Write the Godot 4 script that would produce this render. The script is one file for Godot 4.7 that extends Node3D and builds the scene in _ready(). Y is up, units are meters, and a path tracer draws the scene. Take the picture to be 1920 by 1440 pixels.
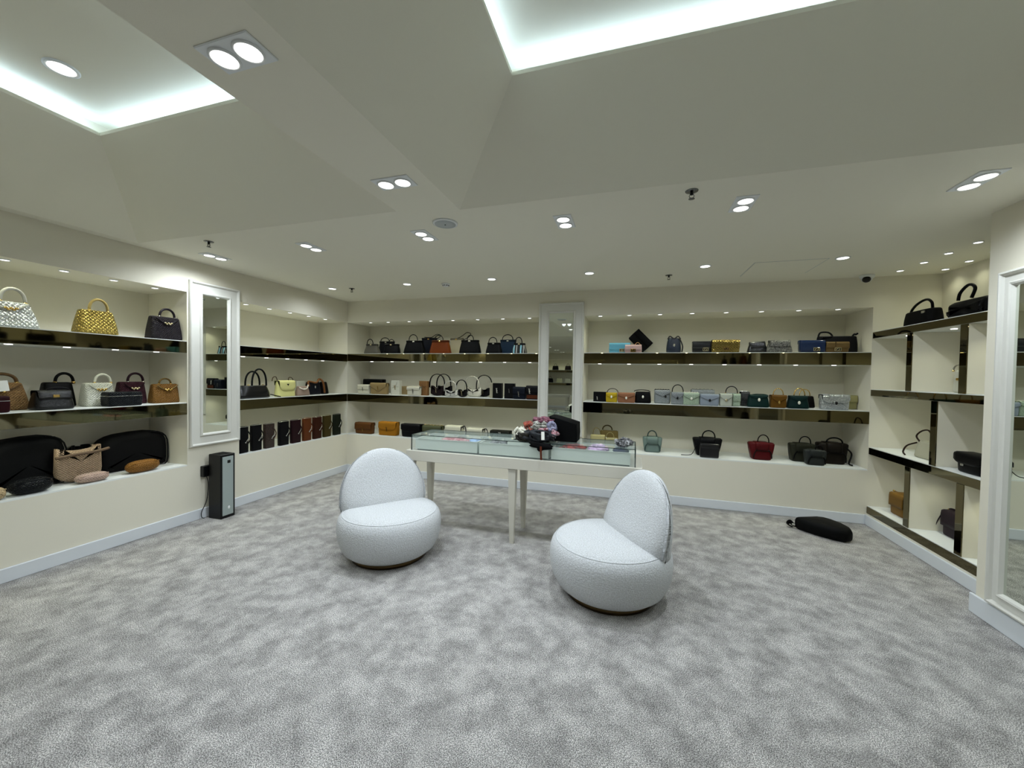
extends Node3D
# A handbag boutique: cream walls with lit niches, bronze mirror shelf edges, grey carpet, two boucle lounge chairs and a glass display table.
const LW := 4.1538    # left wall at x = -LW
const BW := 4.9916    # back wall at z = -BW
const RW := 2.3778    # front of the right shelving at x = RW
const PW := 2.167     # face of the right pier
const CH := 2.5758    # ceiling height
const EYE := 1.5
const FPX := 735.643
const ND := 0.54      # depth of the niches
const S1 := 1.785     # upper shelf top
const S2 := 1.183     # middle shelf top
const SILL := 0.573
const NT := 2.262     # niche ceiling
const BAND := 0.118   # height of a shelf edge
const FRONT := 8.4    # wall behind the camera

var view := Basis()
var st: SurfaceTool
var M := {}
var counts := {}
var rng := RandomNumberGenerator.new()

# ------------------------------------------------------------------ camera rays
func ray(px: float, py: float) -> Vector3:
	return view * Vector3((px - 960.0) / FPX, (720.0 - py) / FPX, -1.0)
func at_x(x: float, px: float, py: float) -> Vector3:
	var d := ray(px, py)
	return Vector3(0, EYE, 0) + d * (x / d.x)
func at_y(y: float, px: float, py: float) -> Vector3:
	var d := ray(px, py)
	return Vector3(0, EYE, 0) + d * ((y - EYE) / d.y)
func at_z(z: float, px: float, py: float) -> Vector3:
	var d := ray(px, py)
	return Vector3(0, EYE, 0) + d * (z / d.z)

# ------------------------------------------------------------------ nodes
func numbered(n: String) -> String:
	if not counts.has(n):
		counts[n] = 0
		return n
	counts[n] += 1
	return "%s_%03d" % [n, counts[n]]
func tag(o: Node, label: String, category: String, group := "") -> void:
	o.set_meta("label", label)
	o.set_meta("category", category)
	if group != "":
		o.set_meta("group", group)
func thing(called: String, label: String, category: String, at := Vector3.ZERO, turn := 0.0, group := "") -> Node3D:
	var o := Node3D.new()
	o.name = numbered(called)
	add_child(o)
	o.position = at
	o.rotation.y = turn
	tag(o, label, category, group)
	return o
func struct(called: String) -> Node3D:
	var o := Node3D.new()
	o.name = numbered(called)
	add_child(o)
	o.set_meta("kind", "structure")
	return o
func put(called: String, mesh: Mesh, mat: Material, parent: Node, at := Vector3.ZERO, turn := Vector3.ZERO) -> MeshInstance3D:
	var o := MeshInstance3D.new()
	o.name = called
	o.mesh = mesh
	o.material_override = mat
	parent.add_child(o, true)
	o.position = at
	o.rotation = turn
	return o
func struct_mesh(called: String, mat: Material) -> MeshInstance3D:
	var o := put(numbered(called), done(), mat, self)
	o.set_meta("kind", "structure")
	return o

# ------------------------------------------------------------------ mesh building
func begin(smooth := true) -> void:
	st = SurfaceTool.new()
	st.begin(Mesh.PRIMITIVE_TRIANGLES)
	st.set_smooth_group(0 if smooth else -1)
func done() -> ArrayMesh:
	st.generate_normals()
	st.index()
	return st.commit()
func part(called: String, mat: Material, parent: Node, at := Vector3.ZERO, turn := Vector3.ZERO) -> MeshInstance3D:
	return put(called, done(), mat, parent, at, turn)
func tri(a: Vector3, b: Vector3, c: Vector3) -> void:
	st.add_vertex(a)
	st.add_vertex(c)
	st.add_vertex(b)
func poly(p: Array, out: Vector3) -> void:
	var n: Vector3 = (p[1] - p[0]).cross(p[2] - p[0])
	if n.dot(out) < 0.0:
		p = p.duplicate()
		p.reverse()
	for i in range(1, p.size() - 1):
		tri(p[0], p[i], p[i + 1])
func slab(lo: Vector3, hi: Vector3, b := 0.0) -> void:
	var c := (lo + hi) / 2.0
	var h := (hi - lo) / 2.0
	if b <= 0.0:
		for ax in 3:
			for s in [-1.0, 1.0]:
				var u := (ax + 1) % 3
				var v := (ax + 2) % 3
				var p := []
				for q in [[-1, -1], [1, -1], [1, 1], [-1, 1]]:
					var w := Vector3.ZERO
					w[ax] = s * h[ax]
					w[u] = q[0] * h[u]
					w[v] = q[1] * h[v]
					p.append(c + w)
				var o := Vector3.ZERO
				o[ax] = s
				poly(p, o)
		return
	b = minf(b, minf(h.x, minf(h.y, h.z)) * 0.95)
	var pt := func(ax: int, s: Vector3) -> Vector3:
		var w := Vector3.ZERO
		for k in 3:
			w[k] = s[k] * (h[k] if k == ax else h[k] - b)
		return c + w
	for ax in 3:
		var u := (ax + 1) % 3
		var v := (ax + 2) % 3
		for s in [-1.0, 1.0]:
			var p := []
			for q in [[-1, -1], [1, -1], [1, 1], [-1, 1]]:
				var w := Vector3.ZERO
				w[ax] = s
				w[u] = q[0]
				w[v] = q[1]
				p.append(pt.call(ax, w))
			var o := Vector3.ZERO
			o[ax] = s
			poly(p, o)
			for s2 in [-1.0, 1.0]:
				var a := Vector3.ZERO
				a[ax] = s
				a[u] = s2
				a[v] = -1
				var e := a
				e[v] = 1
				var o2 := Vector3.ZERO
				o2[ax] = s
				o2[u] = s2
				poly([pt.call(ax, a), pt.call(ax, e), pt.call(u, e), pt.call(u, a)], o2)
	for sx in [-1, 1]:
		for sy in [-1, 1]:
			for sz in [-1, 1]:
				var s := Vector3(sx, sy, sz)
				poly([pt.call(0, s), pt.call(1, s), pt.call(2, s)], s)
func ring_centre(r: PackedVector3Array) -> Vector3:
	var c := Vector3.ZERO
	for p in r:
		c += p
	return c / r.size()
func loft(rings: Array, cap0 := true, cap1 := true, closed := true) -> void:
	var n: int = rings[0].size()
	var flip := false
	var best := 0.0
	for i in range(rings.size() - 1):
		var c := (ring_centre(rings[i]) + ring_centre(rings[i + 1])) / 2.0
		for j in n:
			var a: Vector3 = rings[i][j]
			var b: Vector3 = rings[i][(j + 1) % n]
			var d: Vector3 = rings[i + 1][j]
			best += (b - a).cross(d - a).dot((a + b + d) / 3.0 - c)
	flip = best < 0.0
	for i in range(rings.size() - 1):
		for j in (n if closed else n - 1):
			var a: Vector3 = rings[i][j]
			var b: Vector3 = rings[i][(j + 1) % n]
			var c: Vector3 = rings[i + 1][(j + 1) % n]
			var d: Vector3 = rings[i + 1][j]
			if flip:
				tri(a, c, b)
				tri(a, d, c)
			else:
				tri(a, b, c)
				tri(a, c, d)
	for e in 2:
		if (e == 0 and not cap0) or (e == 1 and not cap1):
			continue
		var r: PackedVector3Array = rings[0] if e == 0 else rings[rings.size() - 1]
		var c := ring_centre(r)
		for j in n:
			if (e == 0) != flip:
				tri(c, r[(j + 1) % n], r[j])
			else:
				tri(c, r[j], r[(j + 1) % n])
func oval(hw: float, hd: float, e: float, y: float, cz := 0.0, n := 28, cx := 0.0) -> PackedVector3Array:
	var r := PackedVector3Array()
	for k in n:
		var a := TAU * (k + 0.5) / n
		var c := cos(a)
		var s := sin(a)
		r.append(Vector3(cx + hw * signf(c) * pow(absf(c), 2.0 / e), y, cz + hd * signf(s) * pow(absf(s), 2.0 / e)))
	return r
func lathe(profile: Array, n := 32, at := Vector3.ZERO, cap := true) -> void:
	var rings := []
	for p in profile:
		var r := PackedVector3Array()
		for k in n:
			var a := TAU * k / n
			r.append(at + Vector3(p[0] * cos(a), p[1], p[0] * sin(a)))
		rings.append(r)
	loft(rings, cap, cap)
# a tube along points; width (in the curve's plane) and thickness (across) may differ
func tube(pts: Array, ra: float, rb := -1.0, n := 8) -> void:
	if rb < 0.0:
		rb = ra
	var rings := []
	var side := Vector3.ZERO
	for i in pts.size():
		var t: Vector3 = (pts[mini(i + 1, pts.size() - 1)] - pts[maxi(i - 1, 0)]).normalized()
		if i == 0:
			side = Vector3(0, 0, 1) if absf(t.z) < 0.9 else Vector3(1, 0, 0)
		side = (side - t * side.dot(t)).normalized()
		var nn := t.cross(side)
		var r := PackedVector3Array()
		for k in n:
			var a := TAU * k / n
			r.append(pts[i] + nn * (ra * cos(a)) + side * (rb * sin(a)))
		rings.append(r)
	loft(rings)
func arch(x0: float, x1: float, y0: float, top: float, z := 0.0, n := 14, e := 0.75) -> Array:
	var p := []
	for k in n + 1:
		var a := PI * k / n
		p.append(Vector3((x0 + x1) / 2.0 - cos(a) * (x1 - x0) / 2.0, y0 + (top - y0) * pow(maxf(sin(a), 0.0), e), z))
	return p
func curve(keys: Array, n := 5) -> Array:
	var c := Curve3D.new()
	for i in keys.size():
		var t: Vector3 = (keys[mini(i + 1, keys.size() - 1)] - keys[maxi(i - 1, 0)]) / 6.0
		c.add_point(keys[i], -t, t)
	var out := []
	for i in keys.size() - 1:
		for k in n:
			out.append(c.sample(i, float(k) / n))
	out.append(keys[keys.size() - 1])
	return out
func ellipsoid(c: Vector3, r: Vector3, n := 12, m := 7) -> void:
	var rings := []
	for i in range(1, m):
		var a := PI * i / m
		var q := PackedVector3Array()
		for k in n:
			var b := TAU * k / n
			q.append(c + Vector3(r.x * sin(a) * cos(b), -r.y * cos(a), r.z * sin(a) * sin(b)))
		rings.append(q)
	loft(rings)
# an outline in x, y given depth in z, with rounded rims
func puff(outline: PackedVector2Array, depth: float, rim: float, bulge := 0.0) -> void:
	if not Geometry2D.is_polygon_clockwise(outline):
		outline.reverse()
	var n := outline.size()
	var c := Vector2.ZERO
	for p in outline:
		c += p
	c /= n
	var inset := func(amount: float) -> PackedVector2Array:
		var o := PackedVector2Array()
		for i in n:
			var t := (outline[(i + 1) % n] - outline[(i + n - 1) % n]).normalized()
			var q := Vector2(t.y, -t.x) * amount
			if q.dot(c - outline[i]) < -absf(amount) * 0.2:
				q = -q
			o.append(outline[i] + q)
		return o
	var h := depth / 2.0
	var steps := [[0.0, 0.0]]
	for k in range(1, 5):
		var a := PI / 2.0 * k / 4.0
		steps.append([rim * (1.0 - cos(a)), rim * sin(a)])
	var rings := []
	var seq := []
	for k in range(steps.size() - 1, -1, -1):
		seq.append([steps[k][0], -(h - rim) - steps[k][1]])
	for k in steps.size():
		seq.append([steps[k][0], (h - rim) + steps[k][1]])
	for q in seq:
		var o: PackedVector2Array = inset.call(q[0])
		var r := PackedVector3Array()
		for p in o:
			r.append(Vector3(p.x, p.y, q[1]))
		rings.append(r)
	loft(rings, false, false)
	for e in [0, rings.size() - 1]:
		var r: PackedVector3Array = rings[e]
		var top := ring_centre(r) + Vector3(0, 0, (-1.0 if e == 0 else 1.0) * bulge)
		st.set_smooth_group(1 + e)
		for k in n:
			poly([top, r[k], r[(k + 1) % n]], Vector3(0, 0, -1.0 if e == 0 else 1.0))
func lump(c: Vector3, r: Vector3, seed_: int, rough := 0.25, freq := 9.0, floor_y := -9.0) -> void:
	var f := FastNoiseLite.new()
	f.seed = seed_
	f.frequency = freq
	f.fractal_octaves = 2
	var rings := []
	for i in range(1, 12):
		var a := PI * i / 12.0
		var q := PackedVector3Array()
		for k in 24:
			var b := TAU * k / 24.0
			var u := Vector3(sin(a) * cos(b), -cos(a), sin(a) * sin(b))
			var s := 1.0 + rough * f.get_noise_3dv(u * r)
			var p := c + Vector3(r.x * u.x, r.y * u.y, r.z * u.z) * s
			p.y = maxf(p.y, floor_y)
			q.append(p)
		rings.append(q)
	loft(rings)

# ------------------------------------------------------------------ materials
func noise_tex(size: int, freq: float, seed_: int, lo: Color, hi: Color, octaves := 3, normal := false, type := FastNoiseLite.TYPE_SIMPLEX_SMOOTH, gain := 0.5) -> Texture2D:
	var f := FastNoiseLite.new()
	f.seed = seed_
	f.frequency = freq
	f.noise_type = type
	f.fractal_octaves = octaves
	f.fractal_gain = gain
	var im := f.get_seamless_image(size, size)
	im.convert(Image.FORMAT_L8)
	var src := im.get_data()
	if normal:
		im.convert(Image.FORMAT_RGBA8)
		im.bump_map_to_normal_map(4.0)
		return ImageTexture.create_from_image(im)
	var data := PackedByteArray()
	data.resize(size * size * 3)
	var lut := []
	for i in 256:
		var c := lo.lerp(hi, i / 255.0)
		lut.append([mini(255, int(c.r * 255.0)), mini(255, int(c.g * 255.0)), mini(255, int(c.b * 255.0))])
	for i in src.size():
		var c: Array = lut[src[i]]
		data[i * 3] = c[0]
		data[i * 3 + 1] = c[1]
		data[i * 3 + 2] = c[2]
	return ImageTexture.create_from_image(Image.create_from_data(size, size, false, Image.FORMAT_RGB8, data))
func mat(c: Color, rough := 0.6, metal := 0.0) -> StandardMaterial3D:
	var m := StandardMaterial3D.new()
	m.albedo_color = c
	m.roughness = rough
	m.metallic = metal
	m.metallic_specular = 0.4
	return m
func relief(m: StandardMaterial3D, t: Texture2D, cm: float, scale: float, world := false) -> StandardMaterial3D:
	m.heightmap_enabled = true
	m.heightmap_texture = t
	m.heightmap_scale = cm
	m.uv1_triplanar = true
	m.uv1_world_triplanar = world
	m.uv1_scale = Vector3.ONE * scale
	return m
var tex := {}
var cache := {}
func hexkey(c: Color) -> String:
	return c.to_html(false)
func leather(c: Color, rough := 0.42) -> StandardMaterial3D:
	var k := "leather%s%.2f" % [hexkey(c), rough]
	if not cache.has(k):
		var m := relief(mat(c, rough), tex.grain, 0.06, 9.0)
		m.metallic_specular = 0.5 if rough < 0.2 else 0.22
		cache[k] = m
	return cache[k]
func woven(c: Color, rough := 0.4, metal := 0.0) -> StandardMaterial3D:
	var k := "woven%s%.2f%.2f" % [hexkey(c), rough, metal]
	if not cache.has(k):
		var m := relief(mat(c, rough, metal), tex.weave, 1.0 if metal > 0.5 else 0.6, 9.0 if metal > 0.5 else 14.0)
		m.albedo_texture = tex.weave_color
		m.metallic_specular = 0.25
		cache[k] = m
	return cache[k]
func patterned(key: String, t: Texture2D, scale: float, rough := 0.5, metal := 0.0) -> StandardMaterial3D:
	if not cache.has(key):
		var m := mat(Color.WHITE, rough, metal)
		m.albedo_texture = t
		m.uv1_triplanar = true
		m.uv1_scale = Vector3.ONE * scale
		cache[key] = m
	return cache[key]
func cells_tex(size: int, freq: float, seed_: int, edge: Color, inner: Color, width: float) -> Texture2D:
	var f := FastNoiseLite.new()
	f.seed = seed_
	f.noise_type = FastNoiseLite.TYPE_CELLULAR
	f.cellular_return_type = FastNoiseLite.RETURN_DISTANCE2_SUB
	f.frequency = freq
	f.fractal_type = FastNoiseLite.FRACTAL_NONE
	var g := FastNoiseLite.new()
	g.seed = seed_ + 5
	g.frequency = freq * 0.35
	var im := Image.create(size, size, false, Image.FORMAT_RGB8)
	for y in size:
		for x in size:
			var v := f.get_noise_2d(x, y * 1.6) + 1.0
			var t := clampf(v / width, 0.0, 1.0)
			t = t * t
			var shade := 0.82 + 0.3 * g.get_noise_2d(x, y)
			var c := edge.lerp(Color(inner.r * shade, inner.g * shade, inner.b * shade), t)
			im.set_pixel(x, y, c)
	return ImageTexture.create_from_image(im)
func splash_tex(cols: Array, seed_: int, freq := 0.03) -> Texture2D:
	var f := FastNoiseLite.new()
	f.seed = seed_
	f.frequency = freq
	f.fractal_octaves = 2
	f.domain_warp_enabled = true
	f.domain_warp_amplitude = 40.0
	var im := Image.create(128, 128, false, Image.FORMAT_RGB8)
	for y in 128:
		for x in 128:
			var v := clampf(f.get_noise_2d(x, y) * 0.9 + 0.5, 0.0, 0.999)
			im.set_pixel(x, y, cols[int(v * cols.size())])
	return ImageTexture.create_from_image(im)
func make_materials() -> void:
	tex.grain = noise_tex(256, 0.08, 3, Color.BLACK, Color.WHITE, 2)
	tex.fine = noise_tex(512, 0.25, 4, Color.BLACK, Color.WHITE, 3)
	tex.boucle = noise_tex(512, 0.11, 5, Color.BLACK, Color.WHITE, 3, false, FastNoiseLite.TYPE_CELLULAR)
	var wim := Image.create(128, 128, false, Image.FORMAT_RGB8)
	var wcol := Image.create(128, 128, false, Image.FORMAT_RGB8)
	for y in 128:
		for x in 128:
			# diagonal basket weave: bands of 32 px cross over and under
			var u := fposmod(float(x + y), 64.0) / 32.0
			var v := fposmod(float(x - y), 64.0) / 32.0
			var over := (int(u) + int(v)) % 2 == 0
			var a := fposmod(u, 1.0)
			var b := fposmod(v, 1.0)
			var hgt := (sin(PI * a) if over else sin(PI * b)) * (0.55 + 0.45 * (sin(PI * b) if over else sin(PI * a)))
			wim.set_pixel(x, y, Color(hgt, hgt, hgt))
			var gap := 0.5 if (minf(a, 1.0 - a) if over else minf(b, 1.0 - b)) < 0.09 else 1.0
			wcol.set_pixel(x, y, Color(gap, gap, gap))
	tex.weave = ImageTexture.create_from_image(wim)
	tex.weave_color = ImageTexture.create_from_image(wcol)
	# walls and ceiling: cream emulsion, trims: cooler white gloss
	M.wall = relief(mat(Color(0.875, 0.855, 0.785), 0.75), tex.fine, 0.02, 1.5, true)
	M.ceiling = relief(mat(Color(0.89, 0.875, 0.81), 0.8), tex.fine, 0.02, 1.5, true)
	M.trim = mat(Color(0.84, 0.855, 0.865), 0.45)
	M.frame = mat(Color(0.83, 0.825, 0.79), 0.42)
	M.board = mat(Color(0.90, 0.91, 0.89), 0.35)
	M.bronze = mat(Color(0.44, 0.41, 0.31), 0.035, 1.0)
	M.bronze_dark = mat(Color(0.33, 0.27, 0.18), 0.28, 1.0)
	M.mirror = mat(Color(0.86, 0.88, 0.84), 0.01, 1.0)
	M.lamp = mat(Color.WHITE, 0.5)
	M.lamp.emission_enabled = true
	M.lamp.emission = Color(1.0, 0.99, 0.96)
	M.lamp.emission_energy_multiplier = 4.0
	M.strip = mat(Color.WHITE, 0.5)
	M.strip.emission_enabled = true
	M.strip.emission = Color(0.82, 0.91, 1.0)
	M.strip.emission_energy_multiplier = 2.0
	M.fitting = mat(Color(0.88, 0.89, 0.89), 0.45)
	M.grille = mat(Color(0.68, 0.70, 0.70), 0.5)
	M.dark = mat(Color(0.035, 0.035, 0.035), 0.5)
	M.black_plastic = mat(Color(0.02, 0.022, 0.022), 0.35)
	M.silver = mat(Color(0.62, 0.66, 0.65), 0.5, 0.15)
	M.chrome = mat(Color(0.45, 0.45, 0.44), 0.25, 1.0)
	M.gold = mat(Color(0.86, 0.72, 0.42), 0.22, 1.0)
	M.pale_gold = mat(Color(0.92, 0.87, 0.72), 0.25, 1.0)
	M.steel = mat(Color(0.80, 0.80, 0.78), 0.22, 1.0)
	M.white_enamel = mat(Color(0.92, 0.91, 0.84), 0.25)
	M.black_mark = mat(Color(0.03, 0.03, 0.03), 0.3)
	M.paper = mat(Color(0.90, 0.90, 0.86), 0.8)
	M.table = mat(Color(0.78, 0.765, 0.71), 0.4)
	M.tray = mat(Color(0.80, 0.83, 0.79), 0.5)
	M.glass = mat(Color(0.80, 0.88, 0.85, 0.10), 0.02)
	M.glass.transparency = BaseMaterial3D.TRANSPARENCY_ALPHA
	M.glass_edge = mat(Color(0.10, 0.16, 0.15), 0.15)
	M.boucle = relief(mat(Color(0.815, 0.825, 0.835), 0.95), tex.boucle, 0.4, 1.7)
	M.boucle.albedo_texture = noise_tex(512, 0.13, 9, Color(0.74, 0.735, 0.715), Color(1.12, 1.12, 1.12), 3)
	M.piping = mat(Color(0.74, 0.75, 0.75), 0.9)
	# carpet: fine pile with larger worn and brushed patches
	M.carpet = mat(Color(1, 1, 1), 0.97)
	M.carpet.albedo_texture = noise_tex(1024, 0.30, 11, Color(0.14, 0.137, 0.133), Color(1.20, 1.18, 1.15), 2)
	M.carpet.uv1_triplanar = true
	M.carpet.uv1_world_triplanar = true
	M.carpet.uv1_scale = Vector3.ONE / 1.7
	M.carpet.heightmap_enabled = true
	M.carpet.heightmap_texture = M.carpet.albedo_texture
	M.carpet.heightmap_scale = 0.5
	M.carpet.detail_enabled = true
	M.carpet.detail_uv_layer = BaseMaterial3D.DETAIL_UV_2
	M.carpet.detail_blend_mode = BaseMaterial3D.BLEND_MODE_MUL
	M.carpet.uv2_triplanar = true
	M.carpet.uv2_world_triplanar = true
	M.carpet.uv2_scale = Vector3.ONE / 3.1
	M.carpet.detail_albedo = noise_tex(512, 0.030, 12, Color(0.71, 0.71, 0.71), Color(1.09, 1.09, 1.09), 6, false, FastNoiseLite.TYPE_SIMPLEX_SMOOTH, 0.68)
	tex.snake = cells_tex(256, 0.05, 21, Color(0.10, 0.10, 0.09), Color(0.70, 0.69, 0.64), 0.35)
	tex.croc = cells_tex(256, 0.06, 22, Color(0.45, 0.45, 0.45), Color(1, 1, 1), 0.3)
	tex.python_grey = cells_tex(256, 0.10, 23, Color(0.42, 0.44, 0.44), Color(0.78, 0.80, 0.80), 0.5)
	tex.python_green = cells_tex(256, 0.10, 24, Color(0.55, 0.62, 0.52), Color(0.86, 0.92, 0.82), 0.5)
	tex.crumple = noise_tex(256, 0.05, 25, Color.BLACK, Color.WHITE, 3, false, FastNoiseLite.TYPE_CELLULAR)
	var sim := Image.create(64, 8, false, Image.FORMAT_RGB8)
	for x in 64:
		var c := Color(0.02, 0.02, 0.025)
		if x % 32 > 5 and x % 32 < 13:
			c = Color(0.55, 0.78, 0.85)
		elif x % 32 > 18 and x % 32 < 25:
			c = Color(0.62, 0.62, 0.60)
		for y in 8:
			sim.set_pixel(x, y, c)
	tex.stripes = ImageTexture.create_from_image(sim)
func material_for(o: Dictionary) -> Material:
	var c: Color = o.get("c", Color(0.02, 0.02, 0.02))
	match o.get("m", "leather"):
		"woven": return woven(c, o.get("rough", 0.4))
		"woven_metal": return woven(c, 0.3, 0.85)
		"gloss": return leather(c, 0.12)
		"suede": return leather(c, 0.85)
		"snake": return patterned("snake", tex.snake, 6.0)
		"croc":
			var k := "croc" + hexkey(c)
			if not cache.has(k):
				var m := relief(mat(c, 0.22), tex.croc, 0.25, 7.0)
				m.albedo_texture = tex.croc
				cache[k] = m
			return cache[k]
		"python_grey": return patterned("python_grey", tex.python_grey, 7.0, 0.4)
		"python_green": return patterned("python_green", tex.python_green, 7.0, 0.4)
		"silver":
			if not cache.has("silver"):
				cache["silver"] = relief(mat(Color(0.78, 0.80, 0.81), 0.25, 0.9), tex.crumple, 3.0, 5.0)
			return cache["silver"]
		"stripes": return patterned("stripes", tex.stripes, 5.2)
		"matte": return leather(c, 0.7)
	return leather(c)

# ------------------------------------------------------------------ lamps
func spot(parent: Node, at: Vector3, energy: float, angle: float, size: float, col: Color) -> void:
	var l := SpotLight3D.new()
	l.name = "beam"
	parent.add_child(l, true)
	l.position = at
	l.rotation.x = -PI / 2
	l.light_energy = energy
	l.light_color = col
	l.spot_angle = angle
	l.spot_angle_attenuation = 0.9
	l.spot_range = 14.0
	l.spot_attenuation = 2.0
	l.light_size = size
	l.shadow_enabled = true
const E_TWIN := 0.79
const E_SINGLE := 0.60
const E_NICHE := 0.075
const E_SHELF := 0.036
const COOL := Color(0.92, 0.96, 1.0)
const WARM := Color(0.985, 1.0, 0.89)
const NTH := ["first", "second", "third", "fourth", "fifth", "sixth", "seventh", "eighth", "ninth", "tenth", "eleventh", "twelfth"]
var twin_mesh := {}
func disc_mesh(r: float) -> ArrayMesh:
	begin(false)
	lathe([[r, 0.0], [r, 0.004]], 28)
	return done()
func ring_mesh(r0: float, r1: float, y0: float) -> ArrayMesh:
	begin(true)
	lathe([[r0, 0.012], [r0, y0], [(r0 + r1) / 2.0, y0 - 0.002], [r1, y0 + 0.002], [r1, 0.012]], 28, Vector3.ZERO, false)
	return done()
func twin_light(x: float, z: float, turn: float, label: String, group: String, share := 1.0) -> void:
	if not twin_mesh.has("plate"):
		begin(false)
		slab(Vector3(-0.115, -0.006, -0.062), Vector3(0.115, 0.002, 0.062), 0.003)
		twin_mesh.plate = done()
		twin_mesh.lamp = disc_mesh(0.041)
		twin_mesh.bezel = ring_mesh(0.041, 0.049, -0.012)
	var t := thing("twin_downlight", label, "downlight", Vector3(x, CH, z), turn, group)
	put("plate", twin_mesh.plate, M.fitting, t)
	for s in [-1, 1]:
		var p := Vector3(s * 0.054, 0, 0)
		var bez := put("bezel", twin_mesh.bezel, M.fitting, t, p)
		put("lamp", twin_mesh.lamp, M.lamp, bez, Vector3(0, -0.011, 0))
		spot(t, p + Vector3(0, -0.02, 0), E_TWIN * share, 84.0, 0.035, COOL)
func round_light(called: String, at: Vector3, r: float, energy: float, angle: float, label: String, group: String, col := COOL) -> void:
	var k := "r%.3f" % r
	if not twin_mesh.has(k):
		twin_mesh[k] = [disc_mesh(r), ring_mesh(r, r * 1.3, -0.006)]
	var t := thing(called, label, "downlight", at, 0.0, group)
	put("lamp", twin_mesh[k][0], M.lamp, t, Vector3(0, -0.005, 0))
	put("bezel", twin_mesh[k][1], M.fitting, t)
	spot(t, Vector3(0, -0.012, 0), energy, angle, r * 0.8, col)

# ------------------------------------------------------------------ the setting
func mirror_frame(w: float, h: float, border: float) -> void:
	# a moulded frame in x, y; profile of inset and height, mitred at the corners
	var prof := [[0.0, 0.0], [0.0, 0.022], [0.006, 0.034], [0.016, 0.036], [0.022, 0.028], [0.028, 0.014], [border - 0.030, 0.012], [border - 0.028, 0.024], [border - 0.020, 0.032], [border - 0.010, 0.028], [border - 0.004, 0.014], [border, 0.006]]
	for i in prof.size() - 1:
		var a: Array = prof[i]
		var b: Array = prof[i + 1]
		var ca := [Vector3(-w / 2 + a[0], a[0], a[1]), Vector3(w / 2 - a[0], a[0], a[1]), Vector3(w / 2 - a[0], h - a[0], a[1]), Vector3(-w / 2 + a[0], h - a[0], a[1])]
		var cb := [Vector3(-w / 2 + b[0], b[0], b[1]), Vector3(w / 2 - b[0], b[0], b[1]), Vector3(w / 2 - b[0], h - b[0], b[1]), Vector3(-w / 2 + b[0], h - b[0], b[1])]
		for k in 4:
			var n := (k + 1) % 4
			poly([ca[k], ca[n], cb[n], cb[k]], Vector3(0, 0, 1) + (Vector3(0, 0, 0) if a[1] != b[1] else Vector3.ZERO))
func wall_mirror(at: Vector3, turn: float, w: float, h: float, border: float, label: String) -> void:
	var t := thing("wall_mirror", label, "mirror", at, turn)
	begin(false)
	mirror_frame(w, h, border)
	part("moulded_frame", M.frame, t)
	begin(false)
	slab(Vector3(-w / 2 + border - 0.004, border - 0.004, -0.004), Vector3(w / 2 - border + 0.004, h - border + 0.004, 0.008))
	part("mirror_glass", M.mirror, t)
func shelf(a: Vector3, b: Vector3, out: Vector3, depth: float, band: float, lamps: Array, label: String, group := "", energy := E_SHELF) -> void:
	# a, b: ends of the upper front edge; out: direction of the room
	var t := thing("display_shelf", label, "shelf", Vector3.ZERO, 0.0, group)
	var back := -out * depth
	var lo := Vector3(minf(a.x, b.x), a.y - band, minf(a.z, b.z))
	var hi := Vector3(maxf(a.x, b.x), a.y, maxf(a.z, b.z))
	var blo := lo + Vector3(minf(back.x, 0), 0, minf(back.z, 0))
	var bhi := hi + Vector3(maxf(back.x, 0), 0, maxf(back.z, 0))
	# board behind the mirror edge
	begin(false)
	var cut := -out * 0.006
	var dl := Vector3(maxf(cut.x, 0), 0, maxf(cut.z, 0))
	var dh := Vector3(minf(cut.x, 0), 0, minf(cut.z, 0))
	slab(blo + dl, bhi + dh)
	part("board", M.board, t)
	begin(false)
	var el := lo + Vector3(minf(cut.x, 0), 0.001, minf(cut.z, 0))
	var eh := hi + Vector3(maxf(cut.x, 0), -0.006, maxf(cut.z, 0))
	slab(el, eh, 0.0015)
	part("mirror_edge", M.bronze, t)
	if not twin_mesh.has("mini"):
		twin_mesh.mini = disc_mesh(0.02)
	for p in lamps:
		put("lamp", twin_mesh.mini, M.lamp, t, p + Vector3(0, -0.004, 0))
		spot(t, p + Vector3(0, -0.010, 0), energy, 66.0, 0.016, WARM)
func shelf_lamps_z(x0: float, x1: float, n: int, y: float, z: float) -> Array:
	var out := []
	for i in n:
		out.append(Vector3(lerpf(x0, x1, (i + 0.5) / n), y, z))
	return out
func shelf_lamps_x(z0: float, z1: float, n: int, y: float, x: float) -> Array:
	var out := []
	for i in n:
		out.append(Vector3(x, y, lerpf(z0, z1, (i + 0.5) / n)))
	return out
func baseboard(called: String, lo: Vector3, hi: Vector3) -> void:
	begin(false)
	slab(lo, hi, 0.004)
	struct_mesh(called, M.trim)
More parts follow.
